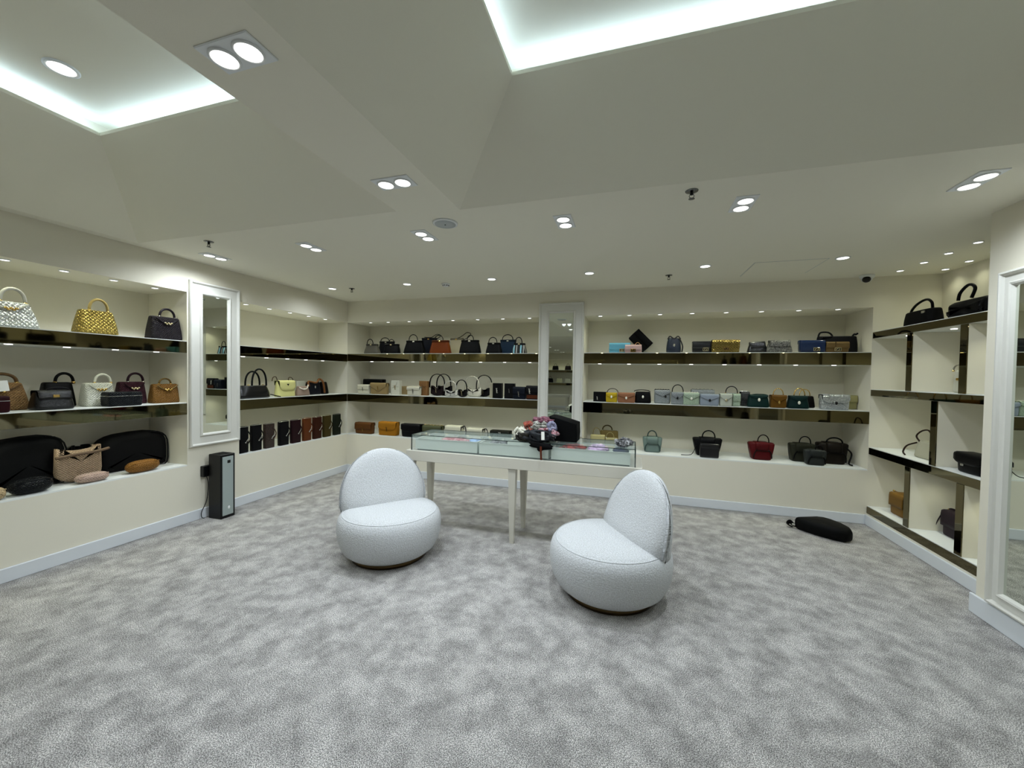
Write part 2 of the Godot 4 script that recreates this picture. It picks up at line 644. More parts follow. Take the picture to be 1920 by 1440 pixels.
func tray(called: String, lo: Array, up: Array, y: float, cove: float, setback: float) -> void:
	# lo, up: [x0, x1, z0, z1]; sloping sides, then a cove with hidden light strips
	var root := struct(called)
	var cl := [Vector3(lo[0], CH, lo[2]), Vector3(lo[1], CH, lo[2]), Vector3(lo[1], CH, lo[3]), Vector3(lo[0], CH, lo[3])]
	var cu := [Vector3(up[0], y, up[2]), Vector3(up[1], y, up[2]), Vector3(up[1], y, up[3]), Vector3(up[0], y, up[3])]
	var mid := Vector3((lo[0] + lo[1]) / 2, 0, (lo[2] + lo[3]) / 2)
	for k in 4:
		var n := (k + 1) % 4
		begin(false)
		poly([cl[k], cl[n], cu[n], cu[k]], Vector3.DOWN)
		var o := Vector3(0, 0.02, 0)
		poly([cl[k] + o, cl[n] + o, cu[n] + o, cu[k] + o], Vector3.UP)
		var inw: Vector3 = (mid - (cu[k] + cu[n]) / 2)
		inw.y = 0
		poly([cu[k], cu[n], cu[n] + o, cu[k] + o], inw)
		part("slope", M.ceiling, root)
	# ledge, walls and ceiling of the cove
	var s := setback
	var y1 := y + 0.02
	begin(false)
	slab(Vector3(up[0] - s - 0.1, y1 - 0.02, up[2] - s - 0.1), Vector3(up[0] - 0.001, y1, up[3] + s + 0.1))
	slab(Vector3(up[1] + 0.001, y1 - 0.02, up[2] - s - 0.1), Vector3(up[1] + s + 0.1, y1, up[3] + s + 0.1))
	slab(Vector3(up[0], y1 - 0.02, up[2] - s - 0.1), Vector3(up[1], y1, up[2] - 0.001))
	slab(Vector3(up[0], y1 - 0.02, up[3] + 0.001), Vector3(up[1], y1, up[3] + s + 0.1))
	part("ledge", M.ceiling, root)
	begin(false)
	var yt := y + cove
	slab(Vector3(up[0] - s - 0.1, y1, up[2] - s - 0.1), Vector3(up[0] - s, yt, up[3] + s + 0.1))
	slab(Vector3(up[1] + s, y1, up[2] - s - 0.1), Vector3(up[1] + s + 0.1, yt, up[3] + s + 0.1))
	slab(Vector3(up[0] - s, y1, up[2] - s - 0.1), Vector3(up[1] + s, yt, up[2] - s))
	slab(Vector3(up[0] - s, y1, up[3] + s), Vector3(up[1] + s, yt, up[3] + s + 0.1))
	part("cove_wall", M.wall, root)
	begin(false)
	slab(Vector3(up[0] - s - 0.1, yt, up[2] - s - 0.1), Vector3(up[1] + s + 0.1, yt + 0.05, up[3] + s + 0.1))
	part("tray_ceiling", M.ceiling, root)
	var q := s * 0.62
	var runs := [
		[Vector3(up[0] - q, y1, (up[2] + up[3]) / 2), Vector2(0.03, up[3] - up[2])], [Vector3(up[1] + q, y1, (up[2] + up[3]) / 2), Vector2(0.03, up[3] - up[2])],
		[Vector3((up[0] + up[1]) / 2, y1, up[2] - q), Vector2(up[1] - up[0], 0.03)], [Vector3((up[0] + up[1]) / 2, y1, up[3] + q), Vector2(up[1] - up[0], 0.03)]]
	for r in runs:
		var at: Vector3 = r[0]
		var sz: Vector2 = r[1]
		begin(false)
		slab(at - Vector3(sz.x / 2, 0, sz.y / 2), at + Vector3(sz.x / 2, 0.008, sz.y / 2))
		part("light_strip", M.strip, root)
		var l := AreaLight3D.new()
		l.name = "cove_glow"
		root.add_child(l, true)
		l.position = at + Vector3(0, 0.012, 0)
		l.rotation.x = PI / 2
		l.area_size = sz
		l.light_energy = 0.125 * maxf(sz.x, sz.y)
		l.light_color = Color(0.76, 0.88, 1.0)
		l.shadow_enabled = true

func build_room() -> void:
	# floor
	begin(false)
	slab(Vector3(-LW - 0.8, -0.1, -BW - 0.8), Vector3(3.2, 0.0, FRONT + 0.2))
	struct_mesh("floor", M.carpet)
	# left wall: two niches with a pier between them
	var lx := -LW - ND
	begin(false)
	slab(Vector3(lx - 0.2, 0, -BW - 0.8), Vector3(lx, CH + 0.1, FRONT + 0.2))
	slab(Vector3(lx, 0, -BW), Vector3(-LW, SILL - 0.012, FRONT))
	slab(Vector3(lx, NT, -BW), Vector3(-LW, CH + 0.1, FRONT))
	slab(Vector3(lx, SILL - 0.012, -3.268), Vector3(-LW, NT, -2.737))
	slab(Vector3(lx, SILL - 0.012, 0.9), Vector3(-LW, NT, FRONT))
	slab(Vector3(lx, 0, -BW - ND), Vector3(-LW, CH + 0.1, -BW))
	struct_mesh("wall_left", M.wall)
	# back wall
	var bz := -BW - ND
	begin(false)
	slab(Vector3(lx - 0.2, 0, bz - 0.2), Vector3(3.2, CH + 0.1, bz))
	slab(Vector3(-LW, 0, bz), Vector3(2.374, SILL - 0.012, -BW))
	slab(Vector3(-LW, NT, bz), Vector3(2.374, CH + 0.1, -BW))
	slab(Vector3(-1.172, SILL - 0.012, bz), Vector3(-0.583, NT, -BW))
	slab(Vector3(2.374, 0, bz), Vector3(3.2, CH + 0.1, -BW))
	struct_mesh("wall_back", M.wall)
	# right wall: recess for the shelving, then a pier and a niche further on
	begin(false)
	slab(Vector3(2.93, 0, -BW), Vector3(3.2, CH + 0.1, FRONT + 0.2))
	slab(Vector3(RW, 0, -BW), Vector3(2.93, 0.115, -3.30))
	slab(Vector3(PW, 0, -3.297), Vector3(2.93, CH + 0.1, -1.5))
	slab(Vector3(PW, 0, -1.5), Vector3(2.93, SILL - 0.012, 2.6))
	slab(Vector3(PW, NT, -1.5), Vector3(2.93, CH + 0.1, 2.6))
	slab(Vector3(PW, 0, 2.6), Vector3(2.93, CH + 0.1, FRONT))
	struct_mesh("wall_right", M.wall)
	# wall behind the camera with a shelved niche that the mirrors show
	begin(false)
	slab(Vector3(-LW, 0, FRONT + 0.45), Vector3(PW, CH + 0.1, FRONT + 0.6))
	slab(Vector3(-LW, 0, FRONT), Vector3(PW, SILL - 0.012, FRONT + 0.45))
	slab(Vector3(-LW, NT, FRONT), Vector3(PW, CH + 0.1, FRONT + 0.45))
	slab(Vector3(-LW, SILL - 0.012, FRONT), Vector3(-3.9, NT, FRONT + 0.45))
	slab(Vector3(-1.2, SILL - 0.012, FRONT), Vector3(-0.6, NT, FRONT + 0.45))
	slab(Vector3(1.9, SILL - 0.012, FRONT), Vector3(PW, NT, FRONT + 0.45))
	struct_mesh("wall_front", M.wall)
	# white sill boards of the niches
	for q in [["trim_1", Vector3(lx, SILL - 0.012, -2.737), Vector3(-LW - 0.001, SILL, 0.9)], ["trim_2", Vector3(lx, SILL - 0.012, -BW), Vector3(-LW - 0.001, SILL, -3.268)],
			["trim_3", Vector3(-LW, SILL - 0.012, bz), Vector3(-1.172, SILL, -BW - 0.001)], ["trim_4", Vector3(-0.583, SILL - 0.012, bz), Vector3(2.374, SILL, -BW - 0.001)],
			["trim_5", Vector3(PW + 0.001, SILL - 0.012, -1.5), Vector3(2.93, SILL, 2.6)], ["trim_6", Vector3(-3.9, SILL - 0.012, FRONT + 0.001), Vector3(-1.2, SILL, FRONT + 0.45)], ["trim_7", Vector3(-0.6, SILL - 0.012, FRONT + 0.001), Vector3(1.9, SILL, FRONT + 0.45)]]:
		var lo: Vector3 = q[1]
		var hi: Vector3 = q[2]
		begin(false)
		slab(Vector3(minf(lo.x, hi.x), lo.y, minf(lo.z, hi.z)), Vector3(maxf(lo.x, hi.x), hi.y, maxf(lo.z, hi.z)))
		struct_mesh(q[0], M.board)
	# ceiling with two trays
	begin(false)
	var t := CH + 0.02
	slab(Vector3(-LW, CH, -BW), Vector3(3.1, t, -2.37))
	slab(Vector3(-LW, CH, -2.37), Vector3(-1.10, t, -2.285))
	slab(Vector3(-1.52, CH, -2.285), Vector3(-1.10, t, 0.6))
	slab(Vector3(-LW, CH, -2.285), Vector3(-4.05, t, 0.6))
	slab(Vector3(2.06, CH, -2.37), Vector3(3.1, t, 0.6))
	slab(Vector3(-LW, CH, 0.6), Vector3(3.1, t, FRONT + 0.5))
	struct_mesh("ceiling", M.ceiling)
	begin(false)
	slab(Vector3(-5.0, 3.35, -6.0), Vector3(3.4, 3.4, FRONT + 1.0))
	slab(Vector3(-5.0, CH + 0.1, -6.0), Vector3(-4.9, 3.35, FRONT + 1.0))
	slab(Vector3(3.2, CH + 0.1, -6.0), Vector3(3.4, 3.35, FRONT + 1.0))
	slab(Vector3(-5.0, CH + 0.1, -6.0), Vector3(3.4, 3.35, -5.8))
	slab(Vector3(-5.0, CH + 0.1, FRONT + 0.7), Vector3(3.4, 3.35, FRONT + 1.0))
	struct_mesh("ceiling_slab", M.ceiling)
	tray("ceiling_tray", [-4.05, -1.52, -2.285, 0.6], [-3.31, -1.97, -1.667, 0.0], 3.0, 0.125, 0.12)
	tray("ceiling_tray", [-1.10, 2.06, -2.37, 0.6], [-0.607, 1.55, -1.905, 0.13], 3.0, 0.125, 0.12)
	# baseboards
	var b := 0.018
	var bh := 0.102
	baseboard("baseboard_left", Vector3(-LW, 0, -BW), Vector3(-LW + b, bh, FRONT))
	baseboard("baseboard_back", Vector3(-LW + b, 0, -BW), Vector3(RW - b, bh, -BW + b))
	baseboard("baseboard_right", Vector3(RW - b, 0, -BW), Vector3(RW, bh, -3.30))
	baseboard("baseboard_pier", Vector3(PW - b, 0, -3.325), Vector3(PW, 0.125, FRONT))
	baseboard("baseboard_front", Vector3(-LW + b, 0, FRONT - b), Vector3(PW - b, bh, FRONT))

	# shelves in the niches
	var zl := -LW - 0.10
	shelf(Vector3(-LW, S1, -2.737), Vector3(-LW, S1, 0.9), Vector3.RIGHT, ND, BAND, shelf_lamps_x(-2.69, 0.95, 12, S1 - BAND, zl), "bronze mirror edged shelf under the silver and gold woven bags")
	shelf(Vector3(-LW, S2, -2.737), Vector3(-LW, S2, 0.9), Vector3.RIGHT, ND, BAND, shelf_lamps_x(-2.69, 0.95, 12, S2 - BAND, zl), "bronze mirror edged shelf under the black and white top handle bags")
	shelf(Vector3(-LW, S1, -BW), Vector3(-LW, S1, -3.268), Vector3.RIGHT, ND, BAND, shelf_lamps_x(-4.75, -3.24, 5, S1 - BAND, zl), "empty bronze mirror edged shelf in the corner niche beside the framed mirror")
	shelf(Vector3(-LW, S2, -BW), Vector3(-LW, S2, -3.268), Vector3.RIGHT, ND, BAND, shelf_lamps_x(-4.75, -3.24, 5, S2 - BAND, zl), "bronze mirror edged shelf carrying the pale yellow bag")
	var zb := -BW - 0.08
	shelf(Vector3(-LW, S1 + 0.008, -BW), Vector3(-1.172, S1 + 0.008, -BW), Vector3.BACK, ND, BAND, shelf_lamps_z(-3.95, -1.13, 8, S1 - BAND + 0.008, zb), "bronze mirror edged shelf carrying the row of small trapezoid bags")
	shelf(Vector3(-LW, S2, -BW), Vector3(-1.172, S2, -BW), Vector3.BACK, ND, BAND, shelf_lamps_z(-3.95, -1.13, 8, S2 - BAND, zb), "bronze mirror edged shelf carrying hobo bags and upright boxes")
	shelf(Vector3(-0.583, S1 + 0.014, -BW), Vector3(2.374, S1 + 0.014, -BW), Vector3.BACK, ND, 0.136, shelf_lamps_z(-0.57, 2.26, 8, S1 - 0.122, zb), "bronze mirror edged shelf carrying the light blue and gold flap bags")
	shelf(Vector3(-0.583, S2, -BW), Vector3(2.374, S2, -BW), Vector3.BACK, ND, 0.136, shelf_lamps_z(-0.57, 2.26, 8, S2 - 0.136, zb), "bronze mirror edged shelf carrying the yellow, grey and green flap bags")
	# niche lamps
	for i in 12:
		round_light("niche_spotlight", Vector3(-LW - 0.10, NT, -2.53 + 0.305 * i), 0.024, E_NICHE, 62.0, NTH[i] + " small spotlight from the framed mirror in the wide left niche ceiling", "spotlights of the wide left niche", WARM)
	for i in 5:
		round_light("niche_spotlight", Vector3(-LW - 0.06, NT, -3.394 - 0.302 * i), 0.024, E_NICHE, 62.0, NTH[i] + " small spotlight from the framed mirror in the corner niche ceiling", "spotlights of the corner niche", WARM)
	for i in 8:
		round_light("niche_spotlight", Vector3([-3.774, -3.472, -3.117, -2.767, -2.42, -2.046, -1.681, -1.311][i], NT, -BW - 0.045), 0.024, E_NICHE, 62.0, NTH[i] + " small spotlight from the corner above the trapezoid bags", "spotlights of the back niche left of the mirror", WARM)
	for i in 8:
		round_light("niche_spotlight", Vector3([-0.394, -0.046, 0.306, 0.66, 1.018, 1.372, 1.73, 2.088][i], NT, -BW - 0.045), 0.024, E_NICHE, 62.0, NTH[i] + " small spotlight from the back mirror above the blue and gold flap bags", "spotlights of the back niche right of the mirror", WARM)

	# shelving unit in the right recess
	var rows := [[2.008, 0.07, "top bronze edged board of the right shelving under the black duffel"], [1.413, 0.07, "second bronze edged board of the right shelving, below the white bag"], [0.81, 0.075, "third bronze edged board of the right shelving under the cream bag"], [0.193, 0.078, "lowest bronze edged board of the right shelving, just above the baseboard"]]
	for i in 4:
		var y: float = rows[i][0]
		var band: float = rows[i][1]
		var lamps := []
		if i < 3:
			lamps = shelf_lamps_x(-4.97, -3.32, 3, y - band, RW + 0.14)
		shelf(Vector3(RW, y, -BW), Vector3(RW, y, -3.30), Vector3.LEFT, 0.55, band, lamps, rows[i][2], "", E_SHELF * 1.6)
	var divs := [[-4.425, 1.413, 1.938, "bronze edged upright divider in the second row, nearer the back wall"], [-3.82, 1.413, 1.938, "bronze edged upright divider in the second row beside the white bag"], [-4.095, 0.81, 1.343, "bronze edged upright divider standing beside the cream bag"], [-4.39, 0.193, 0.735, "bronze edged upright divider in the lowest row beside the mustard bag"], [-3.80, 0.193, 0.735, "bronze edged upright divider in the lowest row beside the plum bag"]]
	for d in divs:
		var o := thing("shelf_divider", d[3], "divider")
		begin(false)
		slab(Vector3(RW + 0.008, d[1] + 0.001, d[0] - 0.033), Vector3(2.929, d[2] - 0.001, d[0] + 0.033))
		part("panel", M.wall, o)
		begin(false)
		slab(Vector3(RW + 0.001, d[1] + 0.001, d[0] - 0.0345), Vector3(RW + 0.009, d[2] - 0.001, d[0] + 0.0345), 0.0015)
		part("mirror_edge", M.bronze, o)
	var over := ["spotlight above the right shelving nearest the back wall, front row", "second front row spotlight from the back wall above the right shelving", "third front row spotlight from the back wall above the right shelving", "fourth front row spotlight from the back wall above the right shelving", "spotlight above the right shelving nearest the back wall, rear row", "second rear row spotlight from the back wall above the right shelving", "third rear row spotlight from the back wall above the right shelving", "fourth rear row spotlight from the back wall above the right shelving"]
	var nth := 0
	for p in [[2.466, -4.759], [2.492, -4.481], [2.50, -4.206], [2.51, -3.93], [2.83, -4.792], [2.83, -4.517], [2.82, -4.24], [2.82, -3.97]]:
		round_light("recess_spotlight", Vector3(p[0], CH, p[1]), 0.024, E_NICHE * 0.5, 60.0, over[nth], "spotlights above the right shelving", WARM)
		nth += 1

	# mirrors
	wall_mirror(Vector3(-LW, 0.738, -3.003), PI / 2, 0.51, 1.645, 0.128, "tall narrow mirror in a white moulded frame above the black air purifier")
	wall_mirror(Vector3(-0.878, 0.735, -BW), 0.0, 0.575, 1.70, 0.134, "tall narrow mirror in a white moulded frame on the back wall behind the display table")
	wall_mirror(Vector3(PW, 0.135, -2.55), -PI / 2, 1.28, 2.04, 0.098, "wide full height mirror in a white moulded frame on the right pier")

	# niche and shelf that only the mirrors show
	for q in [[-3.9, -1.2], [-0.6, 1.9]]:
		for y in [S1, S2]:
			shelf(Vector3(q[0], y, FRONT), Vector3(q[1], y, FRONT), Vector3.FORWARD, 0.45, BAND, [], "bronze mirror edged shelf in the far wall, seen only in the mirrors", "shelves of the far wall")
		for i in 5:
			round_light("niche_spotlight", Vector3(q[0] + 0.27 + 0.54 * i, NT, FRONT + 0.08), 0.024, E_NICHE * 2.0, 62.0, "small round spotlight of the far wall, seen only in the mirrors", "spotlights of the far wall", WARM)
	for y in [S1, S2]:
		shelf(Vector3(PW, y, -1.5), Vector3(PW, y, 2.6), Vector3.LEFT, 0.76, BAND, [], "bronze mirror edged shelf of the right niche, seen only in reflections", "shelves of the right niche")
	for i in 8:
		round_light("niche_spotlight", Vector3(PW + 0.10, NT, -1.25 + 0.5 * i), 0.024, E_NICHE * 1.6, 62.0, "small round spotlight of the right niche, seen only in reflections", "spotlights of the right niche", WARM)

func build_ceiling_fittings() -> void:
	var twins := ["twin downlight nearest the left wall, right beside a dark sprinkler head", "second twin downlight from the left wall behind the ceiling trays", "twin downlight beside the round ceiling speaker behind the beam", "twin downlight behind the right tray, between the speaker and the chrome sprinkler", "twin downlight next to the chrome sprinkler at the right tray", "twin downlight behind the right tray, nearest the right shelving and pier"]
	for i in 6:
		twin_light([-3.775, -2.656, -1.563, -0.472, 0.63, 1.732][i], -2.735, PI / 2, twins[i], "twin downlights behind the trays")
	var beams := ["large twin downlight in the beam beside the glowing left tray opening", "twin downlight in the beam closest to the round ceiling speaker", "added unseen twin downlight in the beam, third counted from the round speaker"]
	for i in 3:
		twin_light(-1.303, [-1.016, -1.938, -0.094][i], 0.0, beams[i], "twin downlights in the beam", 0.9)  # the third is added out of view to brighten the foreground carpet
	var rounds := ["round downlight in the ceiling corner between left and back wall", "second round downlight from the left wall along the back wall", "third round downlight from the left wall along the back wall", "fourth round downlight from the left wall along the back wall", "fifth round downlight from the left wall along the back wall", "round downlight at the corner of the flush ceiling access panel"]
	for i in 6:
		round_light("round_downlight", Vector3([-3.695, -2.606, -1.526, -0.447, 0.648, 1.746][i], CH, -4.155), 0.042, E_SINGLE, 84.0, rounds[i], "round downlights along the back wall")
	for z in [1.3, 2.9, 4.5, 6.1, 7.5]:
		for x in [-3.0, -0.9, 1.2]:
			twin_light(x, z, 0.0, "white twin downlight of the rear ceiling, seen only in the mirrors", "twin downlights of the rear ceiling", 0.32)
	# lamp inside the left tray
	var p := at_y(3.115, 115.5, 130.5)
	round_light("tray_downlight", Vector3(p.x, 3.123, p.z), 0.055, 0.5, 60.0, "round downlight in the glowing ceiling of the left tray", "")
	# loudspeaker
	var s := thing("ceiling_speaker", "flat grey round loudspeaker grille in the ceiling beside a twin downlight", "speaker", Vector3(-1.293, CH, -2.548))
	begin(true)
	lathe([[0.088, 0.0], [0.088, -0.008], [0.078, -0.011]], 36)
	part("rim", M.fitting, s)
	begin(true)
	lathe([[0.076, -0.008], [0.074, -0.0125], [0.04, -0.013], [0.0, -0.013]], 36)
	part("grille", M.grille, s)
	begin(false)
	lathe([[0.005, -0.010], [0.005, -0.016]], 10)
	part("badge", M.dark, s)
	# sprinklers
	for q in [[Vector3(-3.40, CH, -2.41), "dark fire sprinkler head in the ceiling near the left wall"], [Vector3(-3.443, CH, -4.21), "dark fire sprinkler head in the ceiling near the back left corner"], [Vector3(0.306, CH, -2.478), "chrome fire sprinkler head at the edge of the right ceiling tray"], [Vector3(0.347, CH, -4.438), "dark fire sprinkler head in the ceiling in front of the back wall"]]:
		var o := thing("sprinkler_head", q[1], "sprinkler", q[0], 0.0, "fire sprinklers")
		begin(true)
		lathe([[0.036, 0.0], [0.034, -0.004], [0.014, -0.007]], 20)
		part("rosette", M.chrome, o)
		begin(true)
		lathe([[0.009, -0.004], [0.009, -0.022], [0.006, -0.024]], 12)
		part("body", M.dark, o)
		begin(true)
		for sgn in [-1, 1]:
			tube(curve([Vector3(sgn * 0.008, -0.02, 0), Vector3(sgn * 0.013, -0.032, 0), Vector3(0, -0.044, 0)], 4), 0.002, 0.003, 6)
		part("yoke", M.chrome, o)
		begin(true)
		lathe([[0.016, -0.044], [0.017, -0.046], [0.004, -0.047]], 16)
		part("deflector", M.chrome, o)
	# smoke detector
	var d := thing("smoke_detector", "small white smoke detector with dark slots in the ceiling", "smoke detector", Vector3(-2.139, CH, -4.25))
	begin(true)
	lathe([[0.05, 0.0], [0.05, -0.012], [0.042, -0.018]], 24)
	part("base", M.fitting, d)
	begin(true)
	lathe([[0.034, -0.016], [0.034, -0.027], [0.026, -0.034], [0.0, -0.036]], 24)
	part("cap", M.fitting, d)
	begin(false)
	for k in 8:
		var a := TAU * k / 8.0
		var c := Vector3(cos(a), 0, sin(a)) * 0.0345
		slab(c + Vector3(-0.006, -0.026, -0.006), c + Vector3(0.006, -0.019, 0.006), 0.001)
	part("slots", M.dark, d)
	# camera dome
	var cam := thing("security_camera", "white dome security camera with a black lens under the ceiling", "camera", Vector3(2.27, CH, -4.90))
	begin(true)
	lathe([[0.06, 0.0], [0.06, -0.022], [0.052, -0.032]], 28)
	part("base", M.fitting, cam)
	begin(true)
	ellipsoid(Vector3(-0.006, -0.036, 0.008), Vector3(0.047, 0.04, 0.047), 20, 10)
	part("shell", M.fitting, cam)
	begin(true)
	ellipsoid(Vector3(-0.016, -0.046, 0.026), Vector3(0.036, 0.034, 0.036), 20, 10)
	part("lens", M.black_plastic, cam)
	# access hatch: thin shadow gap around a panel
	var hatch := thing("access_hatch", "flush square access panel in the ceiling near the back wall", "hatch", Vector3(1.353, CH, -4.40))
	begin(false)
	slab(Vector3(-0.285, -0.003, -0.25), Vector3(0.285, 0.001, 0.25), 0.0015)
	part("panel", M.ceiling, hatch)
	begin(false)
	for q in [[-0.292, -0.257, 0.292, -0.251], [-0.292, 0.251, 0.292, 0.257], [-0.292, -0.251, -0.286, 0.251], [0.286, -0.251, 0.292, 0.251]]:
		slab(Vector3(q[0], -0.0012, q[1]), Vector3(q[2], 0.001, q[3]))
	part("gap", M.grille, hatch)

# ------------------------------------------------------------------ furniture
func build_chair(at: Vector3, turn: float, label: String) -> void:
	var t := thing("lounge_chair", label, "armchair", at, turn, "boucle lounge chairs")
	begin(true)
	lathe([[0.30, 0.0], [0.305, 0.004], [0.305, 0.030], [0.298, 0.036]], 56)
	part("base_ring", M.bronze_dark, t)
	var k := 0.96
	begin(true)
	lathe([[0.20 * k, 0.030], [0.30 * k, 0.032], [0.345 * k, 0.048], [0.385 * k, 0.080], [0.412 * k, 0.13], [0.428 * k, 0.19], [0.434 * k, 0.25], [0.430 * k, 0.30], [0.418 * k, 0.337], [0.402 * k, 0.357], [0.393 * k, 0.366], [0.385 * k, 0.3655], [0.375 * k, 0.374], [0.34 * k, 0.386], [0.26 * k, 0.396], [0.14 * k, 0.401], [0.03 * k, 0.402]], 72)
	part("seat", M.boucle, t)
	begin(true)
	var loop := []
	for i in 73:
		var a := TAU * i / 72.0
		loop.append(Vector3(cos(a) * 0.392 * k, 0.3675, sin(a) * 0.392 * k))
	tube(loop, 0.0022, 0.0022, 6)
	part("seat_piping", M.piping, t)
	# backrest: a thick dome over the rear half of the seat, hollowed in front
	var rings := []
	var n := 48
	var ys := [0.335, 0.36, 0.40, 0.46, 0.52, 0.58, 0.64, 0.69, 0.73, 0.765, 0.79, 0.808, 0.82, 0.826]
	for y in ys:
		var u: float = clampf((y - 0.40) / 0.427, 0.0, 1.0)
		var hw: float = 0.365 * pow(maxf(1.0 - pow(u, 2.3), 0.0), 0.5) + 0.002
		if y < 0.40:
			hw = 0.365 - (0.40 - y) * 0.15
		var thick: float = lerpf(0.150, 0.070, pow(u, 1.2)) * pow(maxf(1.0 - pow(u, 6.0), 0.0), 0.5) + 0.002
		var cz: float = lerpf(-0.225, -0.305, u)
		var r := PackedVector3Array()
		for i in n:
			var a := TAU * (i + 0.5) / n
			var c := cos(a)
			var sn := sin(a)
			var x := hw * signf(c) * pow(absf(c), 0.80)
			var z := thick * signf(sn) * pow(absf(sn), 0.75)
			# front is hollowed, rear is swept forward at the sides
			var q := x / 0.40
			if sn > 0.0:
				z += 0.012 * q * q - 0.020 * (1.0 - q * q) * sin(PI * clampf(u, 0.0, 1.0))
			else:
				z += 0.10 * q * q
			r.append(Vector3(x, y, cz + z))
		rings.append(r)
	begin(true)
	loft(rings)
	part("backrest", M.boucle, t)
	begin(true)
	var seam := []
	for i in 41:
		var a := PI * i / 40.0
		var yy := 0.37 + 0.43 * sin(a)
		var u := clampf((yy - 0.40) / 0.427, 0.0, 1.0)
		var hw := 0.365 * pow(maxf(1.0 - pow(u, 2.3), 0.0), 0.5) + 0.002
		var x := -cos(a) * minf(hw, 0.365) if i != 20 else 0.0
		x = -signf(cos(a)) * hw * 1.0 if absf(cos(a)) > 0.02 else 0.0
		seam.append(Vector3(x * 0.995, yy + 0.002, lerpf(-0.225, -0.305, u) + 0.02))
	tube(seam, 0.002, 0.002, 6)
	part("back_piping", M.piping, t)

func build_table(at: Vector3, label: String, x0: float, x1: float, z0: float, z1: float, legs: Array) -> Node3D:
	var t := thing("display_table", label, "table", at)
	begin(false)
	slab(Vector3(x0, 0.672, z0), Vector3(x1, 0.770, z1), 0.003)
	part("table_top", M.table, t)
	for x in legs:
		for s in [0, 1]:
			var zc: float = z1 - 0.045 if s == 1 else z0 + 0.045
			begin(false)
			var r0 := PackedVector3Array()
			var r1 := PackedVector3Array()
			for q in [[-1, -1], [1, -1], [1, 1], [-1, 1]]:
				r0.append(Vector3(x + q[0] * 0.018, 0.0, zc + q[1] * 0.018))
				r1.append(Vector3(x + q[0] * 0.034, 0.673, zc + q[1] * 0.034))
			loft([r0, r1])
			part("leg", M.table, t)
	return t

